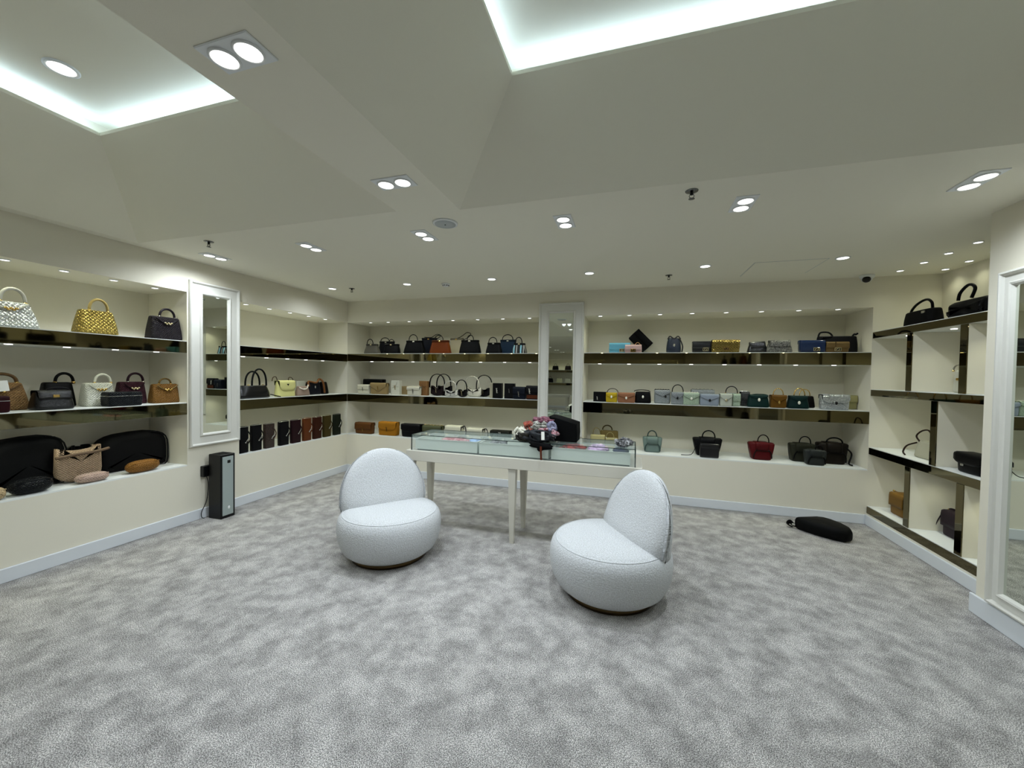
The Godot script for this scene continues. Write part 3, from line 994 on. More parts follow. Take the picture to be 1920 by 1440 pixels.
func build_display() -> void:
	build_table(Vector3.ZERO, "long white display table on tapered legs under the glass case", -2.06, 0.097, -3.76, -3.29, [-2.022, -0.998, 0.058])
	# glass case in one piece with three trays
	var gx0 := -2.005
	var gx1 := 0.040
	var gz0 := -3.705
	var gz1 := -3.305
	var gy0 := 0.7715
	var gy1 := 0.918
	var c := thing("glass_case", "low glass showcase with three open trays on the display table", "display case")
	var g := 0.006
	var panes := [[Vector3(gx0, gy0, gz1 - g), Vector3(gx1, gy1 - g, gz1)], [Vector3(gx0, gy0, gz0), Vector3(gx1, gy1 - g, gz0 + g)], [Vector3(gx0, gy0, gz0 + g), Vector3(gx0 + g, gy1 - g, gz1 - g)], [Vector3(gx1 - g, gy0, gz0 + g), Vector3(gx1, gy1 - g, gz1 - g)], [Vector3(gx0, gy1 - g, gz0), Vector3(gx1, gy1, gz1)]]
	for p in panes:
		begin(false)
		slab(p[0], p[1])
		part("pane", M.glass, c)
	begin(false)
	var e := 0.0035
	for z in [gz0, gz1]:
		slab(Vector3(gx0, gy1 - e, z - e), Vector3(gx1, gy1 + 0.0005, z + e))
		for x in [gx0, gx1]:
			slab(Vector3(x - e, gy0, z - e), Vector3(x + e, gy1, z + e))
	for x in [gx0, gx1]:
		slab(Vector3(x - e, gy1 - e, gz0), Vector3(x + e, gy1 + 0.0005, gz1))
	part("glass_edges", M.glass_edge, c)
	begin(false)
	slab(Vector3(gx0 + 0.05, gy0 - 0.001, gz0 + 0.03), Vector3(gx1 - 0.045, gy0 + 0.012, gz1 - 0.022))
	part("plinth", M.dark, c)
	for q in [[-1.972, -1.338], [-1.318, -0.676], [-0.652, 0.002]]:
		begin(false)
		var w := 0.012
		var a := Vector3(q[0], gy0 + 0.012, gz0 + 0.015)
		var b := Vector3(q[1], 0.884, gz1 - 0.014)
		slab(a, Vector3(b.x, a.y + w, b.z))
		slab(Vector3(a.x, a.y + w, b.z - w), b)
		slab(Vector3(a.x, a.y + w, a.z), Vector3(b.x, b.y, a.z + w))
		slab(Vector3(a.x, a.y + w, a.z + w), Vector3(a.x + w, b.y, b.z - w))
		slab(Vector3(b.x - w, a.y + w, a.z + w), Vector3(b.x, b.y, b.z - w))
		part("tray", M.tray, c)
	# scarves in the trays
	var fl := gy0 + 0.0245
	var scarves := [
		["pink_print", [Color(0.80, 0.62, 0.62), Color(0.62, 0.35, 0.38), Color(0.86, 0.74, 0.72)], Vector3(-1.62, 0, -3.46), Vector3(0.165, 0.056, 0.085), "pink printed silk scarf folded in the first glass tray"],
		["sky_print", [Color(0.62, 0.75, 0.90), Color(0.78, 0.86, 0.95), Color(0.55, 0.68, 0.86)], Vector3(-1.415, 0, -3.43), Vector3(0.060, 0.060, 0.075), "light blue scarf folded in the corner of the first glass tray"],
		["grey_print", [Color(0.45, 0.46, 0.46), Color(0.62, 0.63, 0.62), Color(0.25, 0.25, 0.26)], Vector3(-1.19, 0, -3.45), Vector3(0.10, 0.058, 0.08), "grey patterned scarf folded in the middle glass tray"],
		["red_print", [Color(0.62, 0.05, 0.04), Color(0.75, 0.10, 0.08), Color(0.50, 0.02, 0.02)], Vector3(-0.50, 0, -3.47), Vector3(0.125, 0.064, 0.11), "bright red scarf folded in the right glass tray"],
		["lilac_print", [Color(0.78, 0.66, 0.80), Color(0.86, 0.77, 0.88), Color(0.74, 0.62, 0.77)], Vector3(-0.27, 0, -3.45), Vector3(0.100, 0.070, 0.11), "pale lilac scarf folded in the right glass tray"],
		["blue_print", [Color(0.06, 0.10, 0.26), Color(0.09, 0.14, 0.33), Color(0.05, 0.08, 0.22)], Vector3(-0.085, 0, -3.44), Vector3(0.070, 0.066, 0.10), "navy blue scarf folded in the right glass tray"]]
	var sd := 40
	for s in scarves:
		var m := patterned(s[0], splash_tex(s[1], sd, 0.04), 3.0, 0.55)
		var r: Vector3 = s[3]
		var o := thing("folded_scarf", s[4], "scarf", Vector3(s[2].x, fl, s[2].z), 0.0, "scarves in the glass case")
		begin(true)
		r.y *= 1.17
		lump(Vector3(0, r.y * 0.55, 0), Vector3(r.x, r.y * 0.55, r.z), sd, 0.35, 14.0, 0.001)
		part("lower_fold", m, o)
		begin(true)
		lump(Vector3(0.01, r.y * 1.05, -0.01), Vector3(r.x * 0.8, r.y * 0.35, r.z * 0.8), sd + 1, 0.5, 18.0, 0.001)
		part("upper_fold", m, o)
		sd += 3
	build_pile(gy1 + 0.001)

func build_pile(y: float) -> void:
	# black fabric box bag standing cornerwise on the glass
	var b := thing("fabric_box", "black fabric storage box standing open on the glass case behind the scarves", "box", Vector3(-0.72, y, -3.56))
	var pts := PackedVector2Array()
	for q in [[973, 842], [972, 822], [973, 803], [985, 797], [1024, 780.5], [1036, 783], [1056, 789], [1075, 795.5], [1075.5, 815], [1074, 842]]:
		var p := at_z(-3.44, q[0], q[1])
		pts.append(Vector2(p.x + 0.75, maxf(p.y - y, 0.0)))
	begin(true)
	puff(pts, 0.23, 0.008)
	part("body", leather(Color(0.012, 0.013, 0.013), 0.8), b)
	begin(true)
	tube(arch(-0.125, -0.085, 0.150, 0.182, 0.11, 10), 0.004, 0.006, 6)
	part("loop", leather(Color(0.012, 0.012, 0.012), 0.6), b)
	var bits := [
		["white scarf roll with a dark end lying against the black box", ["d1cfbd", "e0dece", "b2b09e"], 980, 812, 15, 13, -3.40],
		["brown and black scarf tucked under the white scarf roll", ["1a170d", "0d0d0a", "292414"], 987, 823, 19, 9, -3.37],
		["red and orange scarf bunched between the white roll and the box", ["8a1a0c", "b0440f", "7d6a66", "590a08"], 994, 800, 12, 9, -3.415],
		["dusty pink scarf on top of the scarf pile", ["6b3846", "8a5a64", "59303e"], 1018, 788, 16, 6, -3.41],
		["black and white printed scarf in the middle of the scarf pile", ["d9d9cc", "0a0a0a", "c7c5b8", "0f0f0f"], 1015, 799, 20, 9, -3.395],
		["lilac grey scarf bulging from the right side of the scarf pile", ["6c6c88", "a4a4b8", "4d4c62"], 1035, 800, 8, 9, -3.37],
		["white and crimson scarf below the black and white scarf", ["ccc2c2", "73101f", "bfb3b8"], 1028, 812, 17, 9, -3.375],
		["charcoal chiffon scarf spilling over the front of the glass case", ["121417", "22262a", "08080a"], 1013, 822, 26, 12, -3.35],
		["black and white scarf folded on the right end of the glass case", ["08080a", "cccccc", "0d0d10", "08080a"], 1170, 832, 14, 7, -3.44]]
	var sd := 90
	for q in bits:
		var p := at_z(q[6], q[2], q[3])
		var k: float = 1.0 / (FPX / (view.inverse() * (p - Vector3(0, EYE, 0))).z * -1.0)
		var rad := Vector3(q[4] * k, q[5] * k, minf(q[4] * k, 0.055))
		var hy := maxf(p.y - y, rad.y * 0.9)
		var cols := []
		for h in q[1]:
			cols.append(col(h))
		var o := thing("scarf_bundle", q[0], "scarf", Vector3(p.x, y, p.z), 0.0, "scarves on top of the glass case")
		begin(true)
		lump(Vector3(0, hy, 0), rad, sd, 0.9, 20.0, 0.001)
		part("cloth", patterned("pile%d" % sd, splash_tex(cols, sd, 0.05), 4.0, 0.6), o)
		for f in 2:
			begin(true)
			var loop := []
			for n in 15:
				var a2 := TAU * n / 14.0 * 0.6 + sd + f * 2.1
				loop.append(Vector3(cos(a2) * rad.x * (0.9 - 0.25 * f), maxf(hy + sin(a2) * rad.y * (0.9 - 0.25 * f), 0.006), rad.z * (0.62 + 0.12 * f)))
			tube(loop, 0.013, 0.008, 6)
			part("fold", cache["pile%d" % sd], o)
		sd += 7
	# cloth hanging in front, price tag and ribbon
	begin(true)
	lump(Vector3(0, 0, 0), Vector3(0.10, 0.03, 0.016), 7, 0.9, 18.0)
	var hang := put("hanging_scarf", done(), leather(Color(0.02, 0.021, 0.022), 0.8), self, Vector3(at_z(-3.28, 1014, 834).x, y - 0.022, -3.279))
	tag(hang, "black scarf end hanging down in front of the glass case", "scarf", "scarves on top of the glass case")
	begin(false)
	slab(Vector3(-0.014, 0, -0.001), Vector3(0.014, 0.07, 0.001))
	var tg := put("price_tag", done(), M.paper, self, Vector3(at_z(-3.275, 1018, 825).x, at_z(-3.275, 1018, 825).y, -3.275), Vector3(-0.12, 0, 0.06))
	tag(tg, "white paper price tag on the charcoal chiffon scarf", "tag")
	begin(false)
	tube([Vector3(0, 0.0, 0), Vector3(0.002, -0.05, 0.004), Vector3(0.006, -0.115, 0.004)], 0.009, 0.0015, 6)
	var rb := put("ribbon", done(), leather(Color(0.32, 0.15, 0.09), 0.6), self, Vector3(at_z(-3.25, 1014, 832).x, y - 0.02, -3.252))
	tag(rb, "narrow rust brown ribbon hanging down over the glass tray front", "ribbon")

func build_purifier() -> void:
	var x0 := -4.095
	var x1 := -3.925
	var z0 := -3.045
	var z1 := -2.895
	var p := thing("air_purifier", "tall black floor standing unit with a silver front panel against the left wall", "air purifier", Vector3((x0 + x1) / 2, 0, (z0 + z1) / 2))
	var hx := (x1 - x0) / 2
	var hz := (z1 - z0) / 2
	begin(false)
	slab(Vector3(-hx, 0.0, -hz), Vector3(hx, 0.652, hz), 0.006)
	part("housing", M.black_plastic, p)
	begin(false)
	slab(Vector3(hx - 0.002, 0.03, -hz + 0.022), Vector3(hx + 0.004, 0.628, hz - 0.016), 0.002)
	part("front_panel", M.silver, p)
	begin(false)
	slab(Vector3(hx + 0.003, 0.560, -0.022), Vector3(hx + 0.006, 0.590, 0.010), 0.001)
	part("screen", M.dark, p)
	begin(true)
	ellipsoid(Vector3(hx + 0.004, 0.105, -0.006), Vector3(0.004, 0.016, 0.012), 14, 8)
	part("badge", M.fitting, p)
	for k in 6:
		begin(false)
		slab(Vector3(-hx + 0.03 + k * 0.02, 0.651, -hz + 0.02), Vector3(-hx + 0.038 + k * 0.02, 0.654, hz - 0.02))
		part("vent_slat", M.dark, p)
	var a := thing("power_adapter", "black power adapter plugged into the wall behind the air purifier", "adapter", Vector3(-LW, 0.478, -2.895))
	begin(false)
	slab(Vector3(0, -0.055, -0.04), Vector3(0.05, 0.055, 0.04), 0.005)
	part("body", M.black_plastic, a)
	begin(true)
	tube(curve([Vector3(0.03, -0.05, 0.0), Vector3(0.03, -0.14, -0.02), Vector3(0.034, -0.30, 0.0), Vector3(0.038, -0.40, 0.05), Vector3(0.045, -0.455, 0.055), Vector3(0.048, -0.470, 0.03)], 6), 0.0035, 0.0035, 6)
	part("cord", M.black_plastic, a)

# ------------------------------------------------------------------ bags
func col(h: String) -> Color:
	return Color.html(h)
func frame_of(wall: String, d: float) -> Array:
	match wall:
		"B": return [Basis(), 0.0]
		"L": return [Basis(), PI / 2]
	return [Basis(), -PI / 2]
func hit(wall: String, d: float, px: float, py: float) -> Vector3:
	if wall == "B":
		return at_z(-BW - d, px, py)
	if wall == "L":
		return at_x(-LW - d, px, py)
	return at_x(RW + d, px, py)
func along(wall: String, p: Vector3) -> float:
	return p.x if wall == "B" else (-p.z if wall == "L" else p.z)
var made := {}
# one bag or box standing on a shelf: pixels give its left and right edge and its top at the depth d behind the shelf edge
func bag(wall: String, base: float, d: float, xl: float, xr: float, yt: float, label: String, o: Dictionary, group := "") -> Node3D:
	var ym := (yt + 760.0) / 2.0
	var l := hit(wall, d, xl, ym)
	var r := hit(wall, d, xr, ym)
	var w := along(wall, r) - along(wall, l)
	var dp: float = o.get("dp", 0.1)
	var mid := (l + r) / 2.0
	var h: float = hit(wall, d, (xl + xr) / 2.0, yt).y - base
	var pos := Vector3(mid.x, base, -BW - d - dp / 2.0)
	if wall == "L":
		pos = Vector3(-LW - d - dp / 2.0, base, mid.z)
	elif wall == "R":
		pos = Vector3(RW + d + dp / 2.0, base, mid.z)
	var turn: float = frame_of(wall, d)[1] + o.get("turn", 0.0)
	var spec := o.duplicate()
	spec.w = w
	spec.h = h
	if o.has("hp"):
		var q: Array = o.hp
		var dm := d + dp / 2.0
		var centre := along(wall, mid)
		# read the handle at the middle of the bag's depth
		spec.hx0 = along(wall, hit(wall, dm, q[0], q[2])) - centre
		spec.hx1 = along(wall, hit(wall, dm, q[1], q[2])) - centre
		spec.hy = hit(wall, dm, (q[0] + q[1]) / 2.0, q[2]).y - base
	return make_bag(pos, turn, label, spec, group)
func make_bag(pos: Vector3, turn: float, label: String, o: Dictionary, group: String) -> Node3D:
	var k: String = o.get("k", "top")
	var names := {"top": "handbag", "flap": "flap_bag", "hobo": "hobo_bag", "box": "gift_box", "pouch": "clutch_bag", "wing": "winged_tote", "duffel": "duffel_bag", "dome": "dome_bag", "case": "vanity_case", "bucket": "bucket_bag", "stand": "folded_bag"}
	var t := thing(names[k], label, "box" if k == "box" else "handbag", pos, turn, group)
	if o.has("tilt"):
		t.rotation.z = o.tilt
	var w: float = o.w
	var h: float = o.h
	var dp: float = o.get("dp", 0.1)
	var m := material_for(o)
	var trim: Material = leather(o.get("hc", o.get("c", Color(0.02, 0.02, 0.02))), 0.4)
	var tw: float = o.get("tw", 1.0)
	var td: float = o.get("td", 1.0)
	match k:
		"top", "flap", "wing", "box", "case", "stand", "bucket":
			var e: float = o.get("n", {"top": 4.5, "flap": 6.0, "wing": 5.0, "box": 40.0, "case": 12.0, "stand": 8.0, "bucket": 2.6}[k])
			var rr: float = minf(o.get("r", {"top": 0.015, "flap": 0.014, "wing": 0.018, "box": 0.003, "case": 0.012, "stand": 0.008, "bucket": 0.02}[k]), minf(h, dp) * 0.4)
			if k == "box":
				begin(false)
				slab(Vector3(-w / 2, 0, -dp / 2), Vector3(w / 2, h * 0.985, dp / 2), 0.002)
			else:
				begin(true)
				var rings := []
				var bulge: float = o.get("bulge", 0.02)
				for i in range(0, 4):
					var a := PI / 2.0 * i / 3.0
					var ins := rr * (1.0 - sin(a))
					rings.append(oval(w / 2 - ins, dp / 2 - ins, e, rr * (1.0 - cos(a))))
				for i in range(1, 7):
					var u := i / 7.0
					var f := 1.0 + bulge * sin(PI * u)
					rings.append(oval(w / 2 * lerpf(1.0, tw, u) * f, dp / 2 * lerpf(1.0, td, u) * (1.0 + bulge * 2.0 * sin(PI * u)), e, lerpf(rr, h - rr, u)))
				for i in range(3, -1, -1):
					var a := PI / 2.0 * i / 3.0
					var ins := rr * (1.0 - sin(a))
					rings.append(oval(maxf(w / 2 * tw - ins, 0.004), maxf(dp / 2 * td - ins, 0.003), e, h - rr * (1.0 - cos(a))))
				loft(rings)
			part("body", m, t)
		"hobo":
			var dip: float = o.get("dip", 0.22)
			var pts := PackedVector2Array()
			for i in 9:
				var a := PI + PI * i / 8.0
				pts.append(Vector2(cos(a) * w / 2 * (0.96 if i in [0, 8] else 1.0), h * 0.34 + sin(a) * h * 0.34))
			for i in range(0, 13):
				var u := 1.0 - 2.0 * i / 12.0
				pts.append(Vector2(u * w / 2 * 0.92, h * (1.0 - dip * (1.0 - u * u))))
			begin(true)
			puff(pts, dp, dp * 0.4)
			part("body", m, t)
		"pouch":
			begin(true)
			var rings := []
			for i in 15:
				var u := -cos(PI * i / 14.0)
				var s := pow(maxf(1.0 - pow(absf(u), 3.2), 0.0), 0.5)
				var q := PackedVector3Array()
				for j in 18:
					var a := TAU * j / 18.0
					q.append(Vector3(u * w / 2, h / 2 + sin(a) * (h / 2) * maxf(s, 0.03), cos(a) * dp / 2 * maxf(s, 0.03)))
				rings.append(q)
			loft(rings)
			part("body", m, t)
			begin(true)
			tube([Vector3(-w * 0.42, h * 0.80, dp * 0.33), Vector3(0, h * 0.86, dp * 0.36), Vector3(w * 0.42, h * 0.80, dp * 0.33)], 0.004, 0.004, 6)
			part("zip", trim, t)
		"dome":
			var pts := PackedVector2Array()
			for u in [-0.44, -0.3, -0.15, 0.0, 0.15, 0.3, 0.44]:
				pts.append(Vector2(w * u, 0))
			pts.append(Vector2(w * 0.485, h * 0.06))
			pts.append(Vector2(w * 0.5, h * 0.2))
			pts.append(Vector2(w * 0.5, h * 0.35))
			for i in 13:
				var a := PI * i / 12.0
				pts.append(Vector2(signf(cos(a)) * pow(absf(cos(a)), 0.62) * w * 0.5, h * 0.5 + pow(sin(a), 0.7) * h * 0.5 * (1.0 + o.get("skew", 0.0) * cos(a))))
			pts.append(Vector2(-w * 0.5, h * 0.35))
			pts.append(Vector2(-w * 0.5, h * 0.2))
			pts.append(Vector2(-w * 0.485, h * 0.06))
			begin(true)
			puff(pts, dp, dp * 0.3)
			part("body", m, t)
			begin(true)
			var rim := []
			for i in range(10, 23):
				rim.append(Vector3(pts[i].x * 0.97, pts[i].y * 0.98, dp / 2 - 0.006))
			tube(rim, 0.006, 0.006, 6)
			part("rim_piping", trim, t)
		"duffel":
			begin(true)
			puff(PackedVector2Array([Vector2(-w * 0.46, 0), Vector2(0, -0.001), Vector2(w * 0.46, 0), Vector2(w * 0.5, h * 0.12), Vector2(w * 0.5, h * 0.75), Vector2(w * 0.46, h * 0.93), Vector2(w * 0.38, h), Vector2(0, h * 1.01), Vector2(-w * 0.38, h), Vector2(-w * 0.46, h * 0.93), Vector2(-w * 0.5, h * 0.75), Vector2(-w * 0.5, h * 0.12)]), dp, dp * 0.25)
			part("body", m, t)
	# flap over the top and down the front; its clasp is a piece of the flap
	var clasp_on: Node = t
	if o.has("fl"):
		var f: float = o.fl
		var shape: String = o.get("fs", "straight")
		var rings := []
		var e := 0.005
		for i in 13:
			var u := -1.0 + 2.0 * i / 12.0
			var x := u * w / 2 * tw * 0.985
			var low := f
			if shape == "v":
				low = f * (1.0 - 0.62 * absf(u))
			elif shape == "round":
				low = f * (1.0 - 0.35 * pow(absf(u), 5.0))
			var drop := h * low
			var outer := []
			outer.append(Vector3(x, h * 0.72, -dp / 2 * td - e))
			outer.append(Vector3(x, h - 0.004, -dp / 2 * td - e))
			outer.append(Vector3(x, h + e, -dp / 2 * td + 0.008))
			outer.append(Vector3(x, h + e, dp / 2 * td - 0.010))
			outer.append(Vector3(x, h - 0.003, dp / 2 * td + e + 0.001))
			for q in range(1, 5):
				var yy := lerpf(h - 0.003, h - drop, q / 4.0)
				outer.append(Vector3(x, yy, dp / 2 * lerpf(1.0, td, yy / h) * 1.05 + e + 0.002))
			var ring := PackedVector3Array()
			for q in outer:
				ring.append(q)
			for q in range(outer.size() - 1, -1, -1):
				var p: Vector3 = outer[q]
				var inn := Vector3(0, 0, 0)
				if q < 2:
					inn.z = 0.004
				elif q < 4:
					inn.y = -0.004
				else:
					inn.z = -0.004
				ring.append(p + inn)
			rings.append(ring)
		begin(true)
		loft(rings)
		clasp_on = part("flap", material_for(o.fm) if o.has("fm") else m, t)
	if k == "wing":
		begin(true)
		var lid := []
		for y in [0.55, 0.8, 0.97, 1.02]:
			lid.append(oval(w * 0.36, dp / 2 * (1.06 if y < 1.0 else 0.9), 6.0, h * y))
		loft(lid)
		part("lid", m, t)
		begin(true)
		for s in [-1, 1]:
			tube(curve([Vector3(s * w * 0.30, h * 0.60, dp * 0.56), Vector3(s * w * 0.42, h * 0.42, dp * 0.60), Vector3(s * w * 0.46, h * 0.12, dp * 0.52)], 4), 0.007, 0.003, 6)
		part("belt", trim, t)
		begin(false)
		slab(Vector3(-w * 0.32, h * 0.535, dp * 0.52), Vector3(w * 0.32, h * 0.565, dp * 0.56), 0.002)
		part("seam", trim, t)
	if k == "case" or o.has("lidline"):
		begin(true)
		var y: float = h * o.get("lidline", 0.70)
		var q := oval(w / 2 + 0.0015, dp / 2 + 0.0015, 12.0, y)
		var loop := []
		for p in q:
			loop.append(p)
		loop.append(q[0])
		tube(loop, 0.0022, 0.0022, 5)
		part("zip", M.steel, t)
	if o.has("bar"):
		begin(true)
		var rim := [oval(w / 2 * tw + 0.004, dp / 2 * td + 0.004, 5.0, h - 0.022), oval(w / 2 * tw + 0.006, dp / 2 * td + 0.006, 5.0, h - 0.010), oval(w / 2 * tw + 0.003, dp / 2 * td + 0.004, 5.0, h + 0.003)]
		loft(rim)
		part("top_frame", leather(o.get("bar"), 0.4), t)
	if o.has("hx0"):
		var hr: float = o.get("hr", 0.007)
		var m2: Material = M.gold if o.get("hm", "") == "gold" else trim
		var y0: float = h * (0.80 if k == "hobo" else 0.96)
		var tops: float = o.hy
		var double: bool = o.get("double", false)
		var handle_on: Node = t
		for s in ([-1, 1] if double else [0]):
			begin(true)
			if o.get("hs", "") == "wide":
				tube(arch(o.hx0, o.hx1, y0, tops, s * dp * 0.4, 16, 0.6), hr * 0.5, hr * 1.6, 8)
			else:
				tube(arch(o.hx0, o.hx1, y0, tops - (0.03 if s == -1 else 0.0), s * dp * 0.22, 16), hr, hr, 8)
			handle_on = part("handle", m2, t)
		if k == "top" or k == "flap":
			for x in [o.hx0, o.hx1]:
				begin(true)
				ellipsoid(Vector3(x, h * 0.985, 0), Vector3(hr * 1.3, hr * 1.3, hr * 1.6), 8, 5)
				part("handle_ring", M.gold if o.get("cm", "gold") == "gold" else M.steel, handle_on)
	var front := dp / 2 * lerpf(1.0, td, o.get("cy", 0.55)) * 1.06 + 0.006
	if o.has("fl"):
		front = dp / 2 * lerpf(1.0, td, o.get("cy", 0.55)) * 1.06 + 0.009
	var cy: float = h * o.get("cy", 0.55)
	var cx: float = w * o.get("cx", 0.0)
	var cs: float = o.get("cs", 1.0)
	var metal: Material = {"gold": M.gold, "pale": M.pale_gold, "steel": M.steel, "white": M.white_enamel, "black": M.black_mark}[o.get("cm", "gold")]
	match o.get("cl", ""):
		"plate":
			begin(false)
			slab(Vector3(cx - 0.018 * cs, cy - 0.010 * cs, front - 0.008), Vector3(cx + 0.018 * cs, cy + 0.010 * cs, front + 0.004), 0.002)
			part("clasp", metal, clasp_on)
		"drop":
			begin(true)
			ellipsoid(Vector3(cx, cy, front), Vector3(0.012 * cs, 0.018 * cs, 0.007), 12, 8)
			part("clasp", metal, clasp_on)
		"bone":
			begin(true)
			tube([Vector3(cx - 0.016, cy - 0.020, front), Vector3(cx + 0.016, cy + 0.020, front)], 0.005, 0.005, 8)
			for s in [-1, 1]:
				ellipsoid(Vector3(cx + s * 0.018, cy + s * 0.022, front), Vector3(0.009, 0.009, 0.006), 8, 5)
			part("clasp", metal, clasp_on)
		"ff":
			begin(false)
			var a := 0.030 * cs
			var b := 0.019 * cs
			slab(Vector3(cx - a, cy - b, front - 0.004), Vector3(cx + a, cy - b + 0.005, front + 0.004), 0.001)
			slab(Vector3(cx - a, cy + b - 0.005, front - 0.004), Vector3(cx + a, cy + b, front + 0.004), 0.001)
			slab(Vector3(cx - a, cy - b, front - 0.004), Vector3(cx - a + 0.005, cy + b, front + 0.004), 0.001)
			slab(Vector3(cx + a - 0.005, cy - b, front - 0.004), Vector3(cx + a, cy + b, front + 0.004), 0.001)
			# two interlocked letters of plain bars
			slab(Vector3(cx - a * 0.55, cy - b * 0.45, front - 0.004), Vector3(cx - a * 0.35, cy + b * 0.45, front + 0.004), 0.001)
			slab(Vector3(cx - a * 0.55, cy + b * 0.25, front - 0.004), Vector3(cx + a * 0.10, cy + b * 0.45, front + 0.004), 0.001)
			slab(Vector3(cx + a * 0.35, cy - b * 0.45, front - 0.004), Vector3(cx + a * 0.55, cy + b * 0.45, front + 0.004), 0.001)
			slab(Vector3(cx - a * 0.10, cy - b * 0.45, front - 0.004), Vector3(cx + a * 0.55, cy - b * 0.25, front + 0.004), 0.001)
			part("clasp", metal, clasp_on)
			begin(false)
			slab(Vector3(cx - a, cy - b, front - 0.006), Vector3(cx + a, cy + b, front - 0.002))
			part("clasp_back", M.black_mark, clasp_on)
		"monogram":
			for q in 3:
				var tm := TextMesh.new()
				tm.text = ["Y", "S", "L"][q]
				tm.font_size = 32
				tm.pixel_size = 0.0011 * cs
				tm.depth = 0.003
				var fnt := SystemFont.new()
				fnt.font_names = PackedStringArray(["Droid Serif"])
				tm.font = fnt
				put("letter", tm, metal, clasp_on, Vector3(cx + (q - 1) * 0.004 * cs, cy + (1 - q) * 0.019 * cs, front + 0.001))
		"triangle":
			begin(false)
			var a := PackedVector3Array([Vector3(cx - 0.016, cy + 0.010, front - 0.003), Vector3(cx + 0.016, cy + 0.010, front - 0.003), Vector3(cx, cy - 0.016, front - 0.003)])
			var b := PackedVector3Array()
			for p in a:
				b.append(p + Vector3(0, 0, 0.005))
			loft([a, b])
			part("badge", metal, clasp_on)
		"knot":
			var rope := []
			for i in 15:
				var u := -1.0 + 2.0 * i / 14.0
				rope.append(Vector3(u * w * tw * 0.40, lerpf(h * 0.94, h * 0.70, 1.0 - u * u), front * lerpf(1.0, td, 0.4) + 0.004))
			begin(true)
			tube(rope, 0.006, 0.006, 8)
			part("cord", trim, t)
			begin(true)
			for i in 5:
				ellipsoid(Vector3((i - 2) * 0.013, h * 0.70 + (0.006 if i % 2 == 0 else -0.004), front + 0.008), Vector3(0.011, 0.008, 0.008), 8, 5)
			part("knot", metal, clasp_on)
	if o.has("strip"):
		begin(false)
		slab(Vector3(-w / 2 + 0.012, h * 0.08, dp / 2 - 0.002), Vector3(w / 2 - 0.012, h * 0.34, dp / 2 + 0.003), 0.001)
		part("lower_panel", leather(o.strip, 0.4), t)
	if o.has("side"):
		begin(false)
		slab(Vector3(-w / 2 - 0.05, 0, -dp / 2), Vector3(-w / 2 - 0.001, h, dp / 2 - 0.02), 0.002)
		part("sleeve", leather(o.side, 0.5), t)
	if o.has("cords"):
		for q in o.cords:
			begin(true)
			var pts := []
			for p in q:
				pts.append(Vector3(p[0], p[1], p[2]))
			tube(curve(pts, 5), o.get("cr", 0.005), o.get("cr", 0.005), 7)
			part("strap", trim, t)
	if o.has("chain"):
		begin(true)
		for i in 22:
			var u := -1.0 + 2.0 * i / 21.0
			ellipsoid(Vector3(u * w * 0.46, h + 0.008 + 0.004 * sin(i * 1.7), -dp * 0.1), Vector3(0.008, 0.005, 0.005), 6, 4)
		part("chain", metal, t)
	return t
const BLK := Color(0.018, 0.018, 0.02)
